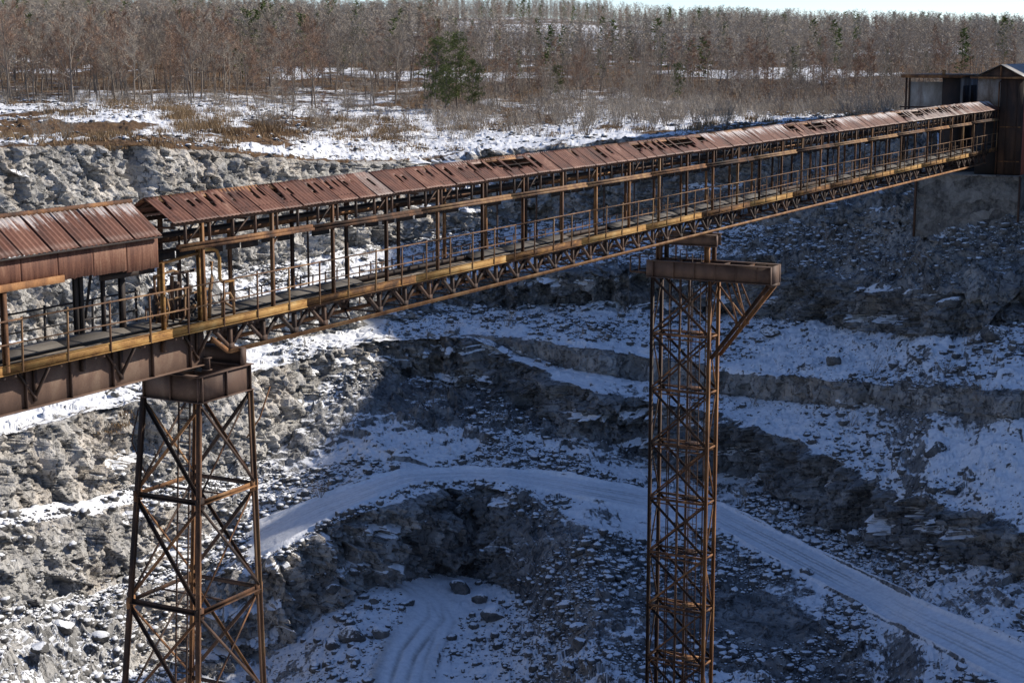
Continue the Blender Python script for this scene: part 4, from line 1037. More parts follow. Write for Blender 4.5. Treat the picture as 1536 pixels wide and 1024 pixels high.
m = MB(); m.box(uh + .255, uh + 9, v1 - .2, v1, -2.0, wE); hp(m, 'side_wall', 'white_wall')
m = MB(); m.box(uh + 9.003, uh + 9.2, v0, v1, -2.0, wE); hp(m, 'back_wall', 'white_wall')
vm = (v0 + v1) / 2; wA = wE + .85
for a_, nm in ((v0 - .15, 'grey_sheet'), (v1 + .35, 'grey_sheet')):
    V, F = corr_sheet(uh - .25, uh + 9.4, a_, wE - .02, vm, wA, 4, .3, .02); o = sheet_part('roof', np.array(V) - OH, F, nm, hh)
V = [(uh - .02, v0, wE + .001), (uh - .02, v1, wE + .001), (uh - .02, vm, wA - .06)]
sheet_part('gable', np.array(V) - OH, [(0, 1, 2)], 'rust_dark', hh)
m = MB(); m.box(uh - .2, uh - .03, v0 - .1, v1 + .5, wE - .1, wE + .03); m.bar((uh - .1, vm, wE), (uh - .1, vm, wA - .1), .12, .1, (0, 1, 0)); hp(m, 'gable_frame', 'rust')
m = MB(); m.box(uh + 1.4, uh + 3.2, v0 - .03, v0 - .002, 1.0, 2.6); hp(m, 'window', 'black')
m = MB(); m.tube([(uh - .12, v0 + 1.62, -1.9), (uh - .12, v0 + 1.62, 4.4), (uh - .12, v0 + 1.4, 4.6)], .05, 8); hp(m, 'downpipe', 'rust', hh)
m = MB(); m.box(uh - .04, uh - .002, v0 + .08, v0 + 1.5, 1.35, 1.43); m.box(uh - .04, uh - .002, v0 + .08, v0 + 1.5, -1.0, -.92); hp(m, 'cladding_joint', 'rust', hh)
m = MB(); m.box(uh - .06, uh - .002, v0 + .3, v0 + .36, -2, wE - .12); m.box(uh - .05, uh - .003, v0 + 1.1, v0 + 1.14, -2, wE - .12); hp(m, 'front_rib', 'rust_dark')
# rear hut, beyond the gallery roof
OB = np.array([uh + 3, 4.5, -2.4])
hut = empty('flat_roofed_hut', Lw(*OB), BROT, 'pale flat roofed hut with open lean-to behind the end of the gallery roof', 'building')
wR = 4.85; ub = uh + 1.2
m = MB(); m.box(ub, ub + .12, 3.0, 4.25, -2.4, wR - .12); hp(m, 'end_wall', 'black', hut, OB)  # shade of the left-facing end put into its colour, unlike the pale front
m = MB(); m.box(ub + .125, ub + 6.5, 3.0, 3.12, 1.9, wR - .12); hp(m, 'front_wall', 'white_wall', hut, OB)
m = MB(); m.box(ub + .125, ub + 6.5, 3.01, 3.13, -2.4, 1.897); hp(m, 'plinth_wall', 'rust_dark', hut, OB)
m = MB(); m.box(ub + .125, ub + 6.5, 4.13, 4.25, -2.4, wR - .12); m.box(ub + 6.505, ub + 6.6, 3.0, 4.25, -2.4, wR - .12); hp(m, 'rear_wall', 'white_wall', hut, OB)
for k in (.9, 3.2):
    m = MB(); m.box(ub + k, ub + k + 1.5, 2.96, 2.998, 2.2, wR - .75); hp(m, 'doorway', 'black', hut, OB)
m = MB(); m.box(ub + 1.2, ub + 1.3, 4.255, 6.85, 2.3, wR - .5); hp(m, 'lean_to_panel', 'white_wall', hut, OB)
for v in (6.8,):
    m = MB(); m.bar((ub, v, -2.4), (ub, v, wR - .12), .12, .12, (0, 1, 0)); m.bar((ub + 1.2, v + .1, -2.4), (ub + 1.2, v + .1, wR - .12), .1, .1, (0, 1, 0)); hp(m, 'post', 'rust_dark', hut, OB)
m = MB(); m.box(ub - .05, ub + .05, 4.26, 7.2, 2.55, 2.65); m.box(ub - .05, ub + .05, 4.26, 7.3, 2.15, 2.22); hp(m, 'lean_to_rail', 'rust_dark', hut, OB)
m = MB(); m.box(ub - .35, ub + 6.9, 2.75, 7.1, wR - .115, wR + .0); m.box(ub - .38, ub - .3505, 2.75, 7.1, wR - .2, wR + .02); hp(m, 'roof_slab', 'rust_orange', hut, OB)
m = MB(); m.tube([(ub + .5, 4.3, wR), (ub + .5, 4.3, wR + .3)], .12, 10); m.tube([(ub + .5, 4.3, wR + .3), (ub + .5, 4.3, wR + .36)], .17, 10); hp(m, 'vent', 'rust', hut, OB)
# stone abutment wall
OA = np.array([uh + 3, 1.9, -5.6])
ab = empty('stone_abutment', Lw(*OA), BROT, 'rough stone abutment wall under the far end of the bridge', 'wall')
m = MB()
nu, nv_ = 60, 34
VV = []; FF = []
ys = np.linspace(-1.75, 5.45, nu); zs = np.linspace(-6.4, -2.02, nv_)
G = np.array([(0, y, z) for z in zs for y in ys]); dd = blocks(G + 3, (1.2, 1.1, .75), 77) * .14 + fbm(G, .5, 3, 78) * .04
G[:, 0] = uh - .35 - dd
FF = [(r * nu + i, r * nu + i + 1, (r + 1) * nu + i + 1, (r + 1) * nu + i) for r in range(nv_ - 1) for i in range(nu - 1)]
m.add(G, FF); hp(m, 'stone_face', 'stone', ab, OA)
m = MB(); m.box(uh - .1, uh + 10, -1.7, 5.4, -6.4, -2.03); hp(m, 'wall_core', 'stone', ab, OA)
for y0, y1 in ((5.3, 5.45), (-1.85, -1.72)):
    m = MB(); m.box(uh - .65, uh - .5, y0, y1, -6.4, -1.9); hp(m, 'corner_post', 'rust_dark', ab, OA)
m = MB(); m.box(uh - .55, uh + 10, -1.8, 5.5, -2.02, -1.9); hp(m, 'coping', 'stone', ab, OA)
# ================================================================== TREES, SHRUBS, GRASS, STONES
R = random.Random(11)
NPR = np.random.RandomState(5)
class Plant:
    """woody skeleton (tapered prisms) and fine twigs (thin triangles)"""
    def __init__(s, seed): s.r = random.Random(seed); s.seg = []; s.tw = []; s.tint = []
    def rv(s, a): return np.array([s.r.uniform(-a, a) for _ in range(3)])
    def limb(s, p, d, L, r0, r1, n, wob):
        pts = [(p, r0)]; d = d / np.linalg.norm(d)
        for i in range(n):
            d = d + s.rv(wob); d /= np.linalg.norm(d); p = p + d * L / n
            pts.append((p, r0 + (r1 - r0) * (i + 1) / n))
        for a, b in zip(pts[:-1], pts[1:]): s.seg.append((a[0], b[0], a[1], b[1]))
        return pts, d
    def twig(s, p, d, L, w):
        d = d / np.linalg.norm(d); q = p + d * L * .5 + s.rv(L * .08); e = q + (d + s.rv(.35)) * L * .5
        sd = np.cross(d, s.rv(1)); n = np.linalg.norm(sd)
        if n < 1e-4: return
        sd = sd / n * w
        s.tw += [(p - sd, p + sd, q), (q - sd * .8, q + sd * .8, e)]; t = s.r.random(); s.tint += [t, t]
    def wood_mesh(s, name, mat, k=4):
        V, F, T = [], [], []
        for a, b, r0, r1 in s.seg:
            d = b - a; d = d / np.linalg.norm(d); u = np.cross(d, (.3, 1, .2)); u /= np.linalg.norm(u); v = np.cross(d, u); o = len(V)
            for p, r in ((a, r0), (b, r1)):
                for i in range(k): V.append(p + r * (u * math.cos(2 * math.pi * i / k) + v * math.sin(2 * math.pi * i / k)))
            for i in range(k): F.append((o + i, o + (i + 1) % k, o + k + (i + 1) % k, o + k + i))
            T += [.3 + .4 * min(1, .1 / max(r0, .02))] * (2 * k)
        me = mesh_np(name, np.array(V), np.array(F), mat); attr(me, 'tint', T); return me
    def twig_mesh(s, name, mat):
        V = np.array(s.tw).reshape(-1, 3); F = np.arange(len(V)).reshape(-1, 3)
        me = mesh_np(name, V, F, mat); attr(me, 'tint', np.repeat(s.tint, 3)); return me
def bare_tree(seed, H, spread=.36, twigs=900, lean=.06, base=.28, w=.026):
    t = Plant(seed); r = t.r
    tr, d = t.limb(np.zeros(3) - [0, 0, .5], np.array([r.uniform(-lean, lean), r.uniform(-lean, lean), 1]), H * .9 + .5, H * .013, H * .002, 9, .06)
    ends = []
    nb = r.randint(12, 17)
    for i in range(nb):
        f_ = base + (1 - base) * (i + r.random()) / nb; k = min(int(f_ * 9), 8); p = tr[k][0] + (tr[k + 1][0] - tr[k][0]) * (f_ * 9 - k); rad = tr[k][1]
        a = r.uniform(0, 6.28); el = r.uniform(.55, 1.15); L = H * spread * (1.1 - .65 * f_) * r.uniform(.7, 1.2)
        dd = np.array([math.cos(a) * math.cos(el), math.sin(a) * math.cos(el), math.sin(el)])
        b, bd = t.limb(p, dd, L, rad * .6, rad * .12, 4, .16)
        for j in range(r.randint(3, 5)):
            q = b[r.randint(1, 4)]; b2, d2 = t.limb(q[0], bd + t.rv(.8) + [0, 0, .25], L * r.uniform(.3, .55), max(q[1] * .6, .012), .007, 3, .2); ends += [(x[0], d2) for x in b2[1:]]
        ends += [(x[0], bd) for x in b[2:]]
    ends += [(x[0], d) for x in tr[7:]]
    for _ in range(twigs):
        p, dd = r.choice(ends); t.twig(p + t.rv(.05), dd + t.rv(.9) + [0, 0, .25], r.uniform(.35, 1.1) * H / 11, w)
    return t
def cone_tree(seed, H, twigs=1300, w=.03):
    t = Plant(seed); r = t.r
    tr, d = t.limb(np.zeros(3) - [0, 0, .5], np.array([r.uniform(-.03, .03), r.uniform(-.03, .03), 1]), H + .5, H * .012, .012, 10, .02)
    ends = []
    for i in range(44):
        f_ = .22 + .76 * (i + r.random()) / 44; k = min(int(f_ * 10), 9); p = tr[k][0]; p = p + (tr[k + 1][0] - p) * (f_ * 10 - k)
        a = r.uniform(0, 6.28); L = H * .22 * (1.08 - f_) ** .75 * r.uniform(.6, 1.25)
        b, bd = t.limb(p, np.array([math.cos(a), math.sin(a), r.uniform(.15, .65)]), L, .03, .01, 3, .12)
        ends += [(x[0], bd) for x in b[1:]]
    for _ in range(twigs):
        p, dd = r.choice(ends); t.twig(p + t.rv(.12), dd + t.rv(.8), r.uniform(.3, .8) * H / 11, w)
    return t
def pine_tree(seed, H, round_=.5):
    t = Plant(seed); r = t.r
    tr, d = t.limb(np.zeros(3) - [0, 0, .5], np.array([r.uniform(-.05, .05), r.uniform(-.05, .05), 1]), H + .5, H * .016, .02, 10, .03)
    for i in range(70):
        f_ = .2 + .8 * (i + r.random()) / 70; k = min(int(f_ * 10), 9); p = tr[k][0]; p = p + (tr[k + 1][0] - p) * (f_ * 10 - k)
        a = r.uniform(0, 6.28); prof_ = math.sin(math.pi * min(1, (f_ - .1) / 1.0) ** .8) ** .8 * .95 + .12
        L = H * .24 * prof_ * r.uniform(.55, 1.2)
        b, bd = t.limb(p, np.array([math.cos(a), math.sin(a), r.uniform(-.05, .5)]), L, .035, .012, 3, .12)
        for x, _ in b[1:]:
            for _ in range(4):
                c = x + t.rv(.28)
                for _ in range(9): t.twig(c, bd * .5 + t.rv(1) + [0, 0, .35], r.uniform(.22, .42), .035)
    return t
def shrub(seed, H, n=14, twigs=350, w=.014):
    t = Plant(seed); r = t.r; ends = []
    for i in range(n):
        a = r.uniform(0, 6.28); b, bd = t.limb(np.array([math.cos(a), math.sin(a), -.6]) * .12, np.array([math.cos(a) * r.uniform(.15, .8), math.sin(a) * r.uniform(.15, .8), 1]), H * r.uniform(.6, 1.05), .022, .006, 4, .14); ends += [(x[0], bd) for x in b[2:]]
    for _ in range(twigs):
        p, dd = r.choice(ends); t.twig(p, dd + t.rv(.9), r.uniform(.2, .6) * H / 2, w)
    return t
PROTO = {}
for k in range(6): 
    t = bare_tree(100 + k, 11, R.uniform(.3, .42), 950, base=R.uniform(.2, .38)); PROTO[('bare', k)] = (t.wood_mesh('trunk', M['bark']), t.twig_mesh('crown', M['twig']))
for k in range(3):
    t = bare_tree(140 + k, 11, R.uniform(.26, .34), 1300, base=.25, w=.03); PROTO[('red', k)] = (t.wood_mesh('trunk', M['bark']), t.twig_mesh('crown', M['twig_red']))
for k in range(3):
    t = cone_tree(160 + k, 11, 1500); PROTO[('larch', k)] = (t.wood_mesh('trunk', M['bark']), t.twig_mesh('crown', M['twig_red']))
for k in range(3):
    t = pine_tree(180 + k, 10); PROTO[('pine', k)] = (t.wood_mesh('trunk', M['bark']), t.twig_mesh('crown', M['needle']))
for k in range(3):
    t = shrub(200 + k, 2.2); PROTO[('shrub', k)] = (t.wood_mesh('stem', M['bark']), t.twig_mesh('twigs', M['twig']))
for k in range(2):
    t = shrub(220 + k, 1.6, 9, 120, .012); PROTO[('sapling', k)] = (t.wood_mesh('stem', M['bark']), t.twig_mesh('twigs', M['twig']))
ORD = 'first second third fourth fifth sixth seventh eighth ninth tenth eleventh twelfth thirteenth fourteenth fifteenth sixteenth seventeenth eighteenth nineteenth'.split()
TENS = {2: 'twent', 3: 'thirt', 4: 'fort', 5: 'fift', 6: 'sixt', 7: 'sevent', 8: 'eight', 9: 'ninet'}
def ordinal(n):
    if n <= 19: return ORD[n - 1]
    t, u = divmod(n, 10); return TENS[t] + ('ieth' if u == 0 else 'y-' + ORD[u - 1])
def plant(kind, var, loc, s, name, label, cat, group):
    e = empty(name, loc, R.uniform(0, 6.28), label, cat, group); e.scale = (s * R.uniform(.9, 1.12), s * R.uniform(.9, 1.12), s)
    wood, tw = PROTO[(kind, var)]
    link('trunk' if kind not in ('shrub', 'sapling') else 'stem', wood, e); link('crown' if kind not in ('shrub', 'sapling') else 'twigs', tw, e)
    return e
# ---- the 300 nearest trees of the wood, one object each
spots = []
def free(x, y, d):
    return all((x - a) ** 2 + (y - b) ** 2 > d * d for a, b in ((q[0], q[1]) for q in spots))
def try_tree(px, r, kind, H, d):
    az = math.atan2(px - 768, fwd(150)); x, y = r * math.sin(az), r * math.cos(az)
    if not free(x, y, d): return False
    spots.append((x, y, px, r, kind, H)); return True
for px, r, H, kd in ((652, 241, 9.8, 'pine'), (686, 244, 10.4, 'pine'), (707, 238, 6.8, 'pine'), (668, 236, 6.2, 'pine'), (1016, 268, 6.0, 'pine'), (838, 275, 5.0, 'pine')): try_tree(px, r, kd, H, 1)
for px, r, H in ((836, 300, 9), (1010, 305, 9.5), (1040, 300, 9), (1062, 310, 10), (1090, 302, 9), (1120, 310, 9), (1210, 300, 8.5), (1232, 308, 9), (1262, 300, 8), (1282, 306, 8.5), (1150, 306, 7.5), (975, 310, 8), (812, 305, 7.5), (95, 252, 9), (408, 275, 10.5), (380, 262, 8)): try_tree(px, r, 'larch', H, 1)
n = 0
while len(spots) < 300 and n < 40000:
    n += 1
    px = R.uniform(-45, 1580)
    if 400 < px < 720 and R.random() < .3:
        r = R.uniform(196, 246); H = R.uniform(3.2, 5.6); d = 4; kind = R.choices(('bare', 'red'), (5, 1))[0]
    elif px < 720:
        r = 236 + 86 * R.random() ** 1.1; H = R.uniform(8.0, 12.8); d = 2.6
        if px > 430 and r < 250 and R.random() < .7: continue
        if 632 < px < 725 and r < 262: continue
        kind = R.choices(('bare', 'red', 'larch'), (6, 3 if px < 480 else 1.2, .8))[0]
    elif px < 1420:
        r = 232 + 95 * R.random() ** .8; H = R.uniform(4.5, 9.0) * (.75 if r < 255 else 1); d = 3.4
        kind = R.choices(('bare', 'red', 'larch'), (7, 1.2, 1.0))[0]
    else: continue
    if 632 < px < 725 and r < 246: continue
    try_tree(px, r, kind, H, d)
zones = [(-1e4, 215, 'above the left rock wall'), (215, 430, 'behind the brown mound'), (430, 720, 'behind the snowy middle clearing'), (720, 960, 'beyond the roof middle'), (960, 1180, 'beyond the damaged roof half'), (1180, 1e4, 'beside the pale hut')]
bands = [(0, 232, 'outlying row'), (232, 252, 'front row'), (252, 268, 'second row'), (268, 290, 'third row'), (290, 1e4, 'back row')]
kw = {'bare': 'bare grey', 'red': 'bare reddish', 'larch': 'reddish cone-shaped', 'pine': 'green pine'}
nm = {'bare': 'bare_tree', 'red': 'bare_tree', 'larch': 'larch_tree', 'pine': 'pine_tree'}
cells = {}
for q in spots:
    z = next(i for i, a in enumerate(zones) if a[0] <= q[2] < a[1]); b = next(i for i, a in enumerate(bands) if a[0] <= q[3] < a[1]); cells.setdefault((q[4], z, b), []).append(q)
for (kind, z, b), qs in sorted(cells.items()):
    qs.sort(key=lambda q: q[0] / q[1])
    for i, (x, y, px, r, _, H) in enumerate(qs):
        gzv = ground_fast(np.array([math.atan2(x, y)]), np.array([math.hypot(x, y)]))[0]
        size = 'tall' if H > 10.3 else 'small' if H < 7.5 else ''
        what = kw[kind] + ('' if kind == 'pine' else ' tree')
        lab = (f'{ordinal(i + 1)} ' if len(qs) > 1 else 'only ') + what + (' from left' if len(qs) > 1 else '') + f', {bands[b][2]} of wood {zones[z][2]}'
        nvar = {'bare': 6, 'red': 3, 'larch': 3, 'pine': 3}[kind]
        plant(kind, R.randrange(nvar), (x, y, gzv), H / (10.0 if kind == 'pine' else 11.0), nm[kind], lab, 'tree', 'trees along the edge of the wood')
# ---- the wood behind them, thousands of trees read as one mass
def lod(seed, H, kind):
    r = random.Random(seed); P_, T_ = [], []
    def tri(a, b, w, t):
        d = b - a; sd = np.cross(d, [r.uniform(-1, 1), r.uniform(-1, 1), r.uniform(-.3, .3)]); nn = np.linalg.norm(sd)
        if nn < 1e-5: return
        sd = sd / nn * w; P_.append((a - sd, a + sd, b)); T_.append(t)
    top = np.array([r.uniform(-.3, .3), r.uniform(-.3, .3), H])
    for k in range(2): tri(np.array([0, 0, -.6]), top, .09, .6)
    nb = 30 if kind != 'pine' else 34
    for i in range(nb):
        f_ = .18 + .8 * i / nb; p = top * f_; a = r.uniform(0, 6.28)
        if kind == 'bare': L = H * .30 * (1.12 - .7 * f_) * r.uniform(.6, 1.2); e = p + L * np.array([math.cos(a) * .6, math.sin(a) * .6, .75])
        else: L = H * .23 * (1.06 - f_) ** .8 * r.uniform(.6, 1.2); e = p + L * np.array([math.cos(a), math.sin(a), .3 if kind == 'red' else .05])
        tri(p, e, .045, .5)
        for j in range(6):
            q = p + (e - p) * r.uniform(.3, 1); tri(q, q + np.array([r.uniform(-1, 1), r.uniform(-1, 1), r.uniform(-.2, 1)]) * r.uniform(.5, 1.1), .045 if kind != 'pine' else .14, r.uniform(.1, .9))
    return np.array(P_), np.array(T_)
LODS = {k: [lod(300 + i + 10 * j, 10, k) for i in range(6)] for j, k in enumerate(('bare', 'red', 'pine'))}
def forest(name, label, pts):
    for kind, mat in (('bare', 'twig'), ('red', 'twig_red'), ('pine', 'needle')):
        V, T = [], []
        for (x, y, z, H, kd) in pts:
            if kd != kind: continue
            P_, t_ = LODS[kind][NPR.randint(6)]; a = NPR.rand() * 6.28; c, s_ = math.cos(a), math.sin(a); k = H / 10.0; wd = k * NPR.uniform(.85, 1.2)
            q = P_.reshape(-1, 3); V.append(np.stack([(q[:, 0] * c - q[:, 1] * s_) * wd + x, (q[:, 0] * s_ + q[:, 1] * c) * wd + y, q[:, 2] * k + z], 1)); T.append(np.clip(np.repeat(t_, 3) * .7 + NPR.rand() * .3, 0, 1))
        if not V: continue
        V = np.concatenate(V); me = mesh_np(name, V, np.arange(len(V)).reshape(-1, 3), M[mat]); attr(me, 'tint', np.concatenate(T))
        tag(link(name, me), label % {'bare': 'grey bare', 'red': 'reddish', 'pine': 'dark evergreen'}[kind], 'forest', None, 'stuff')
azs, rs, hs, kd = [], [], [], []
tot = 0
while tot < 5600:
    n = 4000; r = np.sqrt(NPR.uniform(318 ** 2, 960 ** 2, n)); az = NPR.uniform(math.radians(-18.2), math.radians(18.2), n); px = px_of(az, 60.0)
    keep = NPR.rand(n) < np.clip(1.25 - r / 1100, .25, 1)
    clearing = (np.abs(px - 850) < 190) & (r > 545) & (r < 690); keep &= ~(clearing & (NPR.rand(n) < .93))
    clearing2 = (np.abs(px - 1260) < 60) & (r > 700) & (r < 860); keep &= ~(clearing2 & (NPR.rand(n) < .8))
    azs += list(az[keep]); rs += list(r[keep]); tot += int(keep.sum())
azs, rs = np.array(azs), np.array(rs); gh = ground_fast(azs, rs); pts = []
for a, r, h in zip(azs, rs, gh):
    px = float(px_of(np.array([a]), 60.0)[0]); u = NPR.rand()
    k = 'pine' if u < .075 else 'red' if u < (.27 if px < 500 else .17) else 'bare'
    pts.append((r * math.sin(a), r * math.cos(a), h, NPR.uniform(5.5, 12.8) * (1 if px < 700 else .88), k))
for px, r, H in ((408, 420, 13), (396, 425, 14), (372, 430, 12), (640, 400, 10), (655, 420, 11), (1340, 690, 11), (1455, 700, 10)):
    a = math.atan2(px - 768, fwd(60)); pts.append((r * math.sin(a), r * math.cos(a), ground_fast(np.array([a]), np.array([r]))[0], H, 'pine'))
forest('forest', '%s trees massed over the far hill up to the skyline', pts)

# ---- undergrowth between the trunks, one mass
V, T = [], []
nb_ = 0
while nb_ < 2300:
    px = NPR.uniform(-40, 1590); r = NPR.uniform(185, 330); 
    pr0 = (.45 if r > 228 else (.05 if px < 380 else .35)) if px < 640 else (1.0 if r > 205 else .5)
    if NPR.rand() > pr0: continue
    a_ = math.atan2(px - 768, fwd(150)); z_ = ground_fast(np.array([a_]), np.array([r]))[0]; c_ = np.array([r * math.sin(a_), r * math.cos(a_), z_ - .1]); hh_ = NPR.uniform(.8, 2.6) * (1.15 if px > 640 else .8); tn = NPR.rand()
    for _ in range(15):
        an = NPR.rand() * 6.28; b0 = c_ + np.array([NPR.randn() * .3, NPR.randn() * .3, 0]); tp0 = b0 + np.array([math.cos(an) * hh_ * .4, math.sin(an) * hh_ * .4, hh_ * NPR.uniform(.5, 1)]); sd = np.array([-math.sin(an), math.cos(an), 0]) * .03
        V.extend((b0 - sd, b0 + sd, tp0)); T.append(np.clip(tn + NPR.uniform(-.2, .2), 0, 1))
        for _ in range(4):
            q = b0 + (tp0 - b0) * NPR.uniform(.3, 1); w_ = NPR.randn(3); w_ /= np.linalg.norm(w_); e0 = q + (w_ * .6 + [0, 0, .35]) * hh_ * .32; sd2 = np.cross(w_, NPR.randn(3)); sd2 = sd2 / (np.linalg.norm(sd2) + 1e-6) * .022
            V.extend((q - sd2, q + sd2, e0)); T.append(np.clip(tn + NPR.uniform(-.2, .2), 0, 1))
    nb_ += 1
V = np.array(V); me = mesh_np('undergrowth', V, np.arange(len(V)).reshape(-1, 3), M['twig']); attr(me, 'tint', np.repeat(T, 3))
tag(link('undergrowth', me), 'leafless grey brown undergrowth between the trees of the wood', 'undergrowth', None, 'stuff')
# ---- shrubs and saplings
sh = []
def add_shrub(px, py, kind, s): 
    p = at_px(px, py); sh.append((px, py, kind, s, p))
for _ in range(34): add_shrub(R.uniform(640, 1380), R.uniform(165, 200), 'shrub', R.uniform(.5, 1.15))
for _ in range(16): add_shrub(R.uniform(20, 620), R.uniform(165, 215), 'shrub', R.uniform(.35, .8))
add_shrub(1325, 165, 'shrub', 2.0); add_shrub(1040, 185, 'shrub', 1.4); add_shrub(880, 205, 'shrub', 1.3)
for px, py in ((1180, 372), (1240, 366), (1290, 380), (1360, 390), (1010, 425), (870, 505), (905, 512), (760, 490), (1310, 560), (1420, 560), (1190, 590), (1275, 640), (1130, 605), (1470, 600), (1380, 405), (930, 480), (1450, 520), (480, 745), (1165, 735), (1110, 760)): add_shrub(px, py, 'sapling', R.uniform(.55, .95))
shz = [('shrub', -1e4, 700, 200, 'on the snow above the left wall', 'shrubs on the plateau edge'), ('shrub', 700, 1100, 999, 'behind the roof middle', 'shrubs on the plateau edge'), ('shrub', 1100, 1e4, 999, 'behind the right roof end', 'shrubs on the plateau edge'),
       ('sapling', -1e4, 1000, 0, 'on ledges left of the lattice tower', 'saplings on the quarry ledges'), ('sapling', 1000, 1e4, 0, 'on ledges right of the lattice tower', 'saplings on the quarry ledges')]
for kind, a, b, _, where, grp in shz:
    qs = sorted([q for q in sh if q[2] == kind and a <= q[0] < b], key=lambda q: q[0])
    for i, (px, py, k, s, p) in enumerate(qs):
        what = 'bare twiggy shrub' if kind == 'shrub' else 'thin leafless sapling'
        plant(kind, i % (3 if kind == 'shrub' else 2), (p[0], p[1], p[2] - .05), s, 'bare_shrub' if kind == 'shrub' else 'sapling', f'{ordinal(i + 1)} {what} from left {where}', 'shrub', grp)
# ---- dry grass, one mass
V, T = [], []
def tuft(p, n, h, sp):
    for _ in range(n):
        a = NPR.rand() * 6.28; b = p + np.array([NPR.randn() * sp, NPR.randn() * sp, -.05]); hh_ = h * NPR.uniform(.5, 1.2); tip = b + np.array([math.cos(a) * hh_ * .45, math.sin(a) * hh_ * .45, hh_])
        sd = np.array([-math.sin(a), math.cos(a), 0]) * .03; V.extend((b - sd, b + sd, tip)); T.append(NPR.rand())
for (x0, x1, y0, y1, n, h) in ((212, 345, 150, 180, 120, .8), (240, 335, 176, 208, 130, .9), (330, 370, 168, 205, 40, .7), (0, 130, 150, 158, 26, .5), (50, 215, 160, 200, 70, .55), (110, 215, 152, 172, 60, .7), (380, 760, 178, 202, 330, .65), (0, 480, 206, 226, 130, .4), (0, 210, 200, 216, 90, .5), (360, 620, 195, 215, 120, .55), (520, 760, 205, 228, 46, .45), (700, 1380, 165, 205, 200, .6), (330, 470, 150, 175, 26, .5), (0, 400, 600, 650, 16, .3)):
    cx_ = [(NPR.uniform(x0, x1), NPR.uniform(y0, y1), NPR.uniform(.5, 1.3)) for _ in range(max(3, n // 9))]
    for _ in range(n):
        q = cx_[NPR.randint(len(cx_))]
        p = at_px(q[0] + NPR.randn() * 9, q[1] + NPR.randn() * 2.2); tuft(p, 22, h * q[2], .35 if h < .7 else .5)
V = np.array(V); me = mesh_np('dry_grass', V, np.arange(len(V)).reshape(-1, 3), M['grass']); attr(me, 'tint', np.repeat(T, 3))
tag(link('dry_grass', me), 'brown dry grass in tufts along the quarry edge and plateau', 'grass', None, 'stuff')

# ---- broken stone strewn over slopes and ledges, one mass
ICO_V = []; ph = (1 + 5 ** .5) / 2
for a in (-1, 1):
    for b in (-ph, ph): ICO_V += [(0, a, b), (a, b, 0), (b, 0, a)]
ICO_V = np.array(ICO_V) / np.linalg.norm(ICO_V[0])
ICO_F = []
dm = np.linalg.norm(ICO_V[:, None] - ICO_V[None], axis=2); e_ = dm[dm > .1].min() * 1.05
for i in range(12):
    for j in range(i + 1, 12):
        for k in range(j + 1, 12):
            if dm[i, j] < e_ and dm[j, k] < e_ and dm[i, k] < e_:
                nrm = np.cross(ICO_V[j] - ICO_V[i], ICO_V[k] - ICO_V[i]); ICO_F.append((i, j, k) if nrm @ ICO_V[i] > 0 else (i, k, j))
ICO_F = np.array(ICO_F)
SHAPES = [ICO_V * (1 + NPR.uniform(-.32, .25, (12, 1))) * np.array([1, NPR.uniform(.6, 1), NPR.uniform(.45, .8)]) for _ in range(14)]
WG = W.reshape(NR, NC, 3); clg = cl; names_i = {n_: i for i, n_ in enumerate(NAMES)}
dens = {'crestA2': .55, 'crestB': .26, 'crestB2': .24, 'toeC': .55, 'midC': 0, 'crestC': .9, 'roadtop': .55, 'crestD': .8, 'toeD': .6, 'floor': .16, 'roadlow': .0, 'crestA': .03, 'toeA2': .05, 'toeA': 0}
wseg = np.array([dens.get(n_, 0) for n_ in NAMES])[seg_id][:, None].repeat(NC, 1)
clus = np.clip(fbm(PT, 7, 3, 401).reshape(NR, NC) * 3 + .25, 0, 1)
wseg = wseg * (1 - .8 * clg) * clus
leftrub = iB('roadlow')[:, None].repeat(NC, 1) & (x_pic < 370); wseg[leftrub] = .6
wseg[iB('floor')] *= (1 + 1.2 * np.clip((420 - x_pic) / 60, 0, 1) + 1.6 * np.clip((x_pic - 740) / 60, 0, 1))[iB('floor')]
wseg = wseg * (1 - np.clip(bed.reshape(NR, NC) * 4, 0, 1))
vis = (np.abs(az_v) < math.radians(18.5)); wseg[:, ~vis] = 0
cellarea = np.maximum(np.gradient(-Rg, axis=0), .02) * Rg * np.gradient(az_v)[None, :]
wseg = wseg * np.clip(cellarea, 0, .5)
pr_ = (wseg / wseg.sum()).ravel()
NS = 44000
pick = NPR.choice(len(pr_), NS, p=pr_)
size = np.clip(.05 * NPR.pareto(1.7, NS) + .055, .05, .40)
C_ = WG.reshape(-1, 3)[pick] + NPR.uniform(-.1, .1, (NS, 3)) * [1, 1, 0]
sid = NPR.randint(14, size=NS); ang = NPR.rand(NS) * 6.28
SV_ = np.array(SHAPES)[sid] * size[:, None, None]
ca, sa = np.cos(ang)[:, None], np.sin(ang)[:, None]
VV = np.stack([SV_[:, :, 0] * ca - SV_[:, :, 1] * sa, SV_[:, :, 0] * sa + SV_[:, :, 1] * ca, SV_[:, :, 2] + size[:, None] * .12], 2) + C_[:, None, :]
FF = (ICO_F[None] + (np.arange(NS) * 12)[:, None, None]).reshape(-1, 3)
me = mesh_np('rubble', VV.reshape(-1, 3), FF, M['rubble']); tag(link('rubble', me), 'broken stone strewn over the quarry slopes and ledges', 'rubble', None, 'stuff')
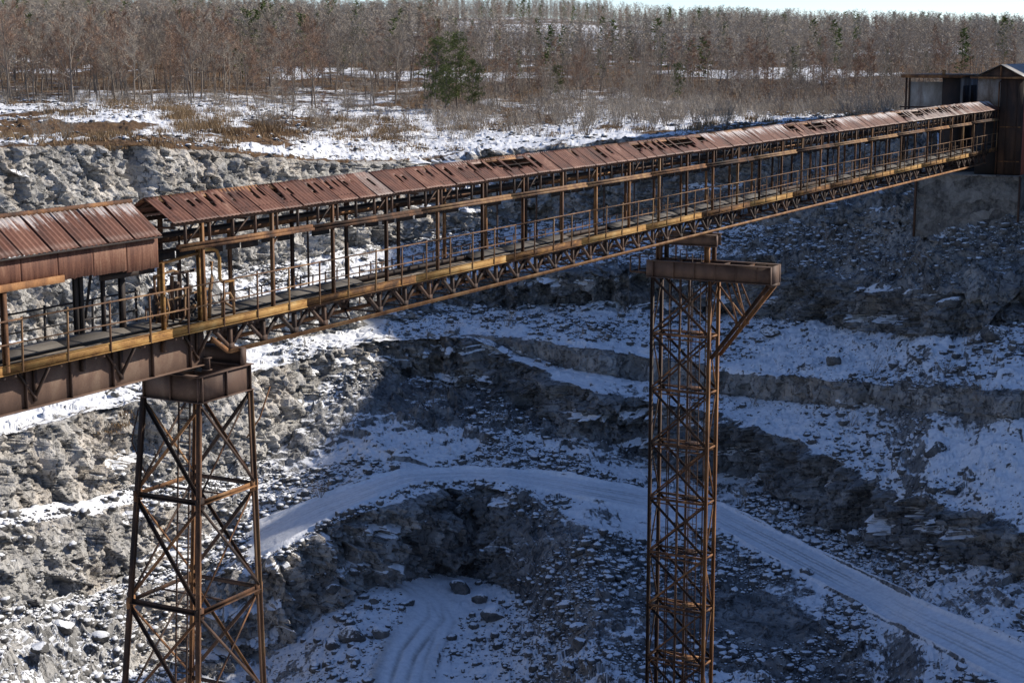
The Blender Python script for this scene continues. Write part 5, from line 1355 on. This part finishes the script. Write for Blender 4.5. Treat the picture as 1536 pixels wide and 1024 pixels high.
# ---- the larger boulders, each its own
BO = [(1155, 505, .75, 'lone dark boulder on the snow bench right of the lattice tower head'), (868, 943, .45, 'brownish boulder on the rubble slope left of the lattice tower foot'), (870, 972, .5, 'dark boulder just below the brownish one left of the lattice tower'),
      (745, 925, .85, 'large pale slab at the foot of the pit wall right of the track'), (690, 888, .8, 'flat snow-capped block lying below the pit wall corner'), (720, 905, .6, 'tilted block beside the flat block at the pit wall'),
      (530, 958, .75, 'big dark angular block on the pit floor left of the curved track'), (570, 955, .6, 'smaller dark block beside the big angular one on the pit floor'), (500, 970, .5, 'squat block left of the big angular one on the pit floor'),
      (848, 912, .5, 'rounded stone near the middle of the rubble slope'), (1490, 505, .9, 'dark boulder on the right edge of the upper snow bench'), (1250, 545, .6, 'flat dark rock on the snow bench above the pale ledge'),
      (1400, 680, .7, 'weathered rock on the shaded slope at the right edge'), (95, 945, .6, 'sunlit pale boulder in the left rubble'), (60, 975, .5, 'sunlit block at the lower left corner of the rubble'), (150, 960, .55, 'cracked pale block beside the splayed tower foot'),
      (500, 885, .4, 'small block at the mouth of the pit corner'), (1210, 860, .45, 'dark stone on the lower edge of the haul road'), (1425, 460, .8, 'smooth rock under the upper right cliff'), (560, 905, .35, 'small stone where the pit track ends')]
for i, (px, py, s, lab) in enumerate(BO):
    import bmesh
    bm = bmesh.new(); bmesh.ops.create_icosphere(bm, subdivisions=3, radius=1)
    vs = np.array([v.co[:] for v in bm.verts]); rs_ = np.random.RandomState(900 + i); sc = np.array([rs_.uniform(.9, 1.3), rs_.uniform(.75, 1.1), rs_.uniform(.6, .85)])
    for _ in range(9):
        nrm = rs_.randn(3); nrm /= np.linalg.norm(nrm); k = rs_.uniform(.55, .85); dd = np.maximum(vs @ nrm - k, 0); vs = vs - dd[:, None] * nrm
    vs = vs * sc * s + fbm(vs * 3 + i * 7, 1.2, 3, 40 + i)[:, None] * .05 * s
    for v, q in zip(bm.verts, vs): v.co = q
    me = bpy.data.meshes.new('boulder'); bm.to_mesh(me); bm.free(); me.materials.append(M['rubble'])
    o = link('boulder', me); p = at_px(px, py); o.location = (p[0], p[1], p[2] + .25 * s); tag(o, lab, 'boulder', 'boulders lying in the quarry')
# ================================================================== CAMERA AND LIGHT
cam = bpy.data.cameras.new('camera'); co = bpy.data.objects.new('camera', cam); COL.objects.link(co)
co.location = (0, 0, EYE); co.rotation_euler = (math.pi / 2 - PITCH, 0, 0)
cam.sensor_width = 36; cam.lens = f / 1536 * 36; cam.clip_start = .5; cam.clip_end = 20000
SC.camera = co
sun = bpy.data.lights.new('sun', 'SUN'); sun.energy = 4.7; sun.angle = math.radians(.5); sun.color = (1, .93, .83)
so = bpy.data.objects.new('sun', sun); COL.objects.link(so)
so.rotation_euler = Vector(SUN).to_track_quat('Z', 'Y').to_euler(); so.location = (80, 20, 140)
w = bpy.data.worlds.new('World'); SC.world = w; w.use_nodes = True
nt = w.node_tree; bg = nt.nodes['Background']
sky = nt.nodes.new('ShaderNodeTexSky'); sky.sky_type = 'NISHITA'; sky.sun_disc = False
sky.sun_elevation = SUN_EL; sky.sun_rotation = SUN_AZ; sky.altitude = 3000; sky.air_density = 1.0; sky.dust_density = 0.0; sky.ozone_density = 3.0
wb = nt.nodes.new('ShaderNodeMix'); wb.data_type = 'RGBA'; wb.blend_type = 'MULTIPLY'; wb.inputs[0].default_value = 1; wb.inputs[7].default_value = (1.0, .97, 1.04, 1)   # camera white balance
nt.links.new(sky.outputs[0], wb.inputs[6]); nt.links.new(wb.outputs[2], bg.inputs['Color']); bg.inputs['Strength'].default_value = .106
SC.view_settings.view_transform = 'Standard'; SC.view_settings.look = 'None'; SC.view_settings.exposure = .52; SC.view_settings.gamma = 1
SC.render.engine = 'CYCLES'
SC.cycles.max_bounces = 4; SC.cycles.diffuse_bounces = 2; SC.cycles.use_denoising = True
